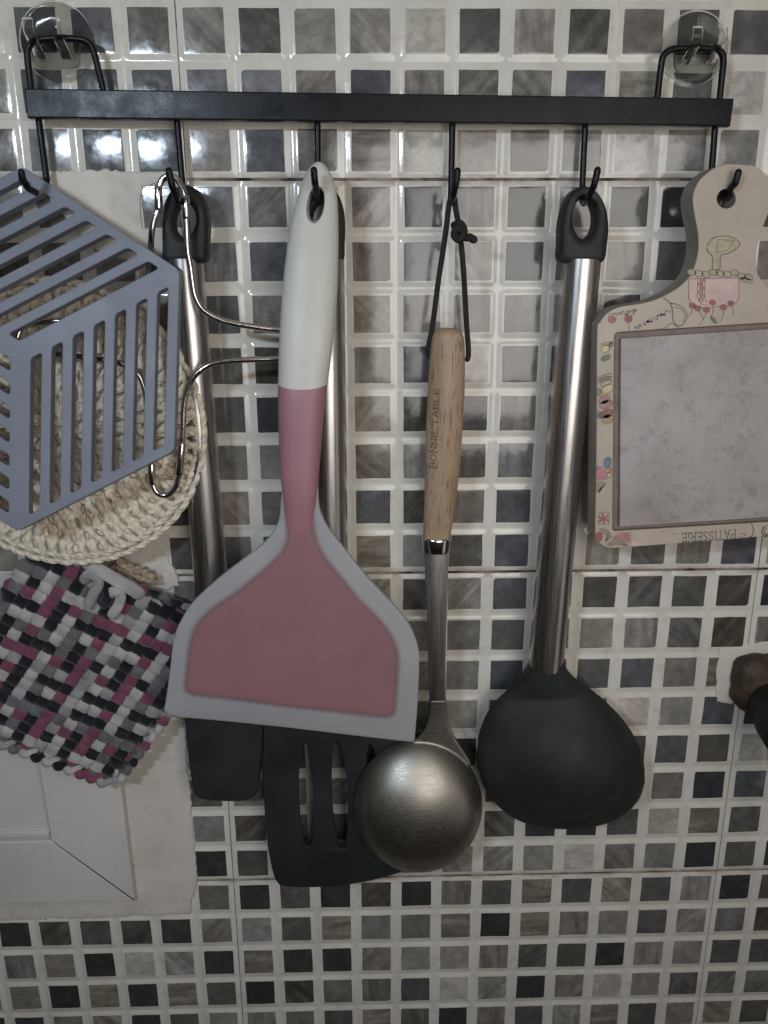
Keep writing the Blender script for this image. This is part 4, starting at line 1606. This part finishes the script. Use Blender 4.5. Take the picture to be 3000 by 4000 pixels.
# upturned cake stand
foot = [zz(*p) for p in ((1265, 600), (1290, 560), (1320, 540), (1400, 535), (1460, 560), (1475, 590), (1450, 620), (1400, 645), (1360, 660), (1350, 700), (1345, 748), (1300, 748), (1300, 700), (1295, 660), (1270, 635))]
ink('ink_olive', poly=spline(foot, 3, True))
ink('ink_line', line=spline(foot, 3, True), w=1.8, lift=0.13)
ink('ink_line', line=[zz(1335, 560), zz(1325, 640), zz(1400, 625), zz(1440, 565), zz(1335, 555)], w=1.3, lift=0.13)
motif('printed_cake')
cake = [zz(*p) for p in ((1148, 812), (1470, 805), (1472, 930), (1455, 965), (1400, 985), (1250, 1000), (1165, 975), (1145, 930))]
ink('ink_pink', poly=cake)
ink('ink_line', line=cake + [cake[0]], w=1.5, lift=0.13)
for k in range(9):
    x, y = zz(1165 + k * 46, 770 + (6 * (k % 3)) + (18 if k > 6 else 0))
    blob('ink_olive', x, y, 17, 12, 0.3, 0.12, 'ink_line')
blob('ink_olive', *zz(1520, 820), 24, 9, 0.3, 0.12, 'ink_line')
for k in range(6):
    blob('ink_orange', *zz(1232 - (8 if k % 2 else 0), 820 + k * 26), 9, 6, 0.2, 0.14, 'ink_red')
ink('ink_line', line=[zz(1205, 800), zz(1200, 930), zz(1225, 975), zz(1275, 985)], w=1.5, lift=0.14)
ink('ink_line', line=[zz(1252, 800), zz(1248, 930), zz(1262, 965)], w=1.3, lift=0.14)
for x, y, ex, ey in ((1170, 985, 1140, 1055), (1205, 1002, 1240, 1075), (1260, 1012, 1205, 1115), (1300, 965, 1290, 1060), (1370, 995, 1350, 1090), (1418, 970, 1435, 1048)):
    motif('printed_cherry')
    blob('ink_red', *zz(x, y), 13, 11, 0.2, 0.16, 'ink_rose')
    ink('ink_line', line=[zz(x + 2, y + 15), zz((x + ex) / 2 + 8, (y + ey) / 2 + 10), zz(ex, ey)], w=1.4, lift=0.13)
motif('printed_leaf')
blob('ink_green', *zz(1307, 1078), 16, 7, 0.9, 0.14, 'ink_line')
motif('printed_ribbon')
ink('ink_line', line=spline([zz(*p) for p in ((980, 935), (1025, 970), (1040, 1020), (1045, 1080), (1070, 1115), (1110, 1105), (1135, 1050), (1110, 1000), (1060, 975), (1025, 970))], 4), w=1.9, lift=0.12)
ink('ink_line', line=spline([zz(*p) for p in ((1040, 995), (1090, 1005), (1122, 1045), (1105, 1090))], 4), w=1.3, lift=0.12)
ink('ink_line', line=spline([zz(*p) for p in ((925, 1140), (990, 1130), (1030, 1100), (1080, 1128))], 4), w=1.4, lift=0.12)
rl = random.Random(9)
motif('printed_lavender')
for k in range(46):
    t = k / 45
    blob('ink_lilac', *zz(800 + 215 * t + rl.uniform(-10, 10), 1135 - 110 * t + rl.uniform(-13, 13)), rl.uniform(2.5, 6), rl.uniform(2, 4), rl.uniform(0, 3), 0.11)
motif('printed_lavender')
for k in range(40):
    t = k / 39
    blob('ink_lilac' if k % 3 else 'ink_olive', *zz(630 + 175 * t + rl.uniform(-8, 8), 1050 - 30 * t + rl.uniform(-14, 16)), rl.uniform(2, 5), rl.uniform(1.5, 3.5), rl.uniform(0, 3), 0.11)
ink('ink_line', line=spline([zz(*p) for p in ((735, 1060), (760, 1025), (795, 1008), (800, 1025), (775, 1050), (745, 1065))], 3), w=1.5, lift=0.13)
motif('printed_cherry')
blob('ink_red', *zz(648, 1075), 15, 14, 0.2, 0.14, 'ink_rose')
motif('printed_cherry')
blob('ink_red', *zz(755, 1072), 15, 14, 0.2, 0.14, 'ink_rose')
ink('ink_line', line=[zz(755, 1095), zz(762, 1150)], w=1.3, lift=0.12)


def z7(x, y):
    return 2300 + x / 2.457, 1300 + y / 2.457


# sweets down the left margin
for x, y, rx, ry, rot, c in ((160, 155, 17, 13, -0.3, 'ink_yellow'), (165, 240, 20, 11, -0.4, 'ink_green'), (170, 105, 20, 5, -0.1, 'ink_olive'), (215, 110, 7, 12, 0.4, 'ink_lilac'),
                             (170, 480, 25, 9, -0.5, 'ink_olive'), (180, 540, 25, 16, -0.5, 'ink_yellow'), (150, 440, 26, 7, -0.3, 'ink_grey'), (150, 640, 22, 16, -0.5, 'ink_rose'), (165, 685, 27, 16, -0.3, 'ink_rose'),
                             (175, 775, 25, 17, -0.5, 'ink_red'), (180, 825, 24, 17, -0.3, 'ink_orange'), (105, 790, 9, 14, 0.1, 'ink_blue'), (100, 570, 8, 14, 0, 'ink_green'),
                             (180, 1245, 15, 22, 0.2, 'ink_blue'), (190, 1320, 14, 9, -0.6, 'ink_orange'), (200, 1365, 9, 9, 0, 'ink_yellow')):
    motif('printed_sweet')
    xx, yy = z7(x, y)
    blob(c, xx, yy, rx, ry, rot, 0.10 + 0.01 * (y % 5), 'ink_line')
motif('printed_cupcake')
ink('ink_rose', poly=[z7(76, 1280), z7(135, 1285), z7(180, 1400), z7(150, 1412), z7(76, 1415)], lift=0.11)
for k in range(7):
    ink('ink_line', line=spline([z7(76, 1440 + k * 14), z7(120, 1428 + k * 14), z7(165 - k * 12, 1450 + k * 12), z7(100, 1500 + k * 6)], 3), w=1.2, lift=0.13)
motif('printed_pastry')
for k in range(3):
    ink('ink_line', line=[z7(80, 435 + k * 28), z7(150, 405 + k * 28), z7(222, 388 + k * 30)], w=1.8, lift=0.14)
motif('printed_gift_box')
ink('ink_line', line=[z7(110, 1720), z7(200, 1732), z7(190, 1840), z7(90, 1830), z7(110, 1720)], w=1.2)
for a in range(6):
    ang = a * 1.05 + 0.4
    blob('ink_red', *z7(140 + 34 * math.cos(ang), 1785 + 30 * math.sin(ang)), 12, 4, ang, 0.13)
motif('printed_cupcake')
blob('ink_red', *z7(95, 1960), 15, 18, 0.2, 0.13, 'ink_line')
for k in range(4):
    ink('ink_line', line=spline([z7(100, 1880 + k * 12), z7(170, 1890 + k * 16), z7(215 - k * 14, 1950), z7(160, 2010 - k * 8)], 4), w=1.3, lift=0.13)
motif('printed_cake')
ink('ink_rose', poly=[z7(240, 1950), z7(300, 1915), z7(405, 1910), z7(408, 2010), z7(380, 2020), z7(300, 1985), z7(215, 1985)], lift=0.11)
ink('ink_pink', poly=[z7(415, 2005), z7(525, 1998), z7(512, 2035), z7(412, 2050)], lift=0.11)
for k in range(4):
    ink('ink_line', line=spline([z7(175 + k * 14, 2045), z7(210 + k * 14, 2005 + k * 8), z7(300, 1990 + k * 14), z7(380 - k * 12, 2045)], 4), w=1.3, lift=0.13)
motif('printed_lettering')
# PATISSERIE printed upside down along the lower margin
ls, L = letter_strokes('PATISSERIE')
for q in stroke_quads(ls, 0.060):
    pq = []
    for x, y in q:
        t = x / L
        u = 2874 + (2660 - 2874) * t
        v = 2070 + (2084 - 2070) * t + y * 34
        pq.append((u, v))
    ink('ink_grey', poly=pq)
for k in range(9):
    blob('ink_grey', 2895 + rl.uniform(-4, 22), 2092 + rl.uniform(-9, 9), 3, 2, rl.uniform(0, 3))
motif('printed_ribbon')
ink('ink_line', line=spline([(2935, 2046), (2944, 2070), (2938, 2092), (2925, 2100)], 4), w=1.8)
motif('printed_ribbon')
ink('ink_line', line=spline([(2984, 2056), (2976, 2080), (2990, 2096), (3004, 2085)], 4), w=2.2)
motif('printed_leaf')
ink('ink_olive', line=spline([(2996, 2050), (2985, 2080), (2998, 2090)], 4), w=2.6)
motif('printed_dash')
blob('ink_grey', 2636, 2086, 6, 2)
motif('printed_dash')
blob('ink_grey', 2592, 2076, 4, 2)
for mname, (mb, cols) in INK.items():
    mb.build(mname.split('#')[0], [M[c] for c in cols], face, 40, False)
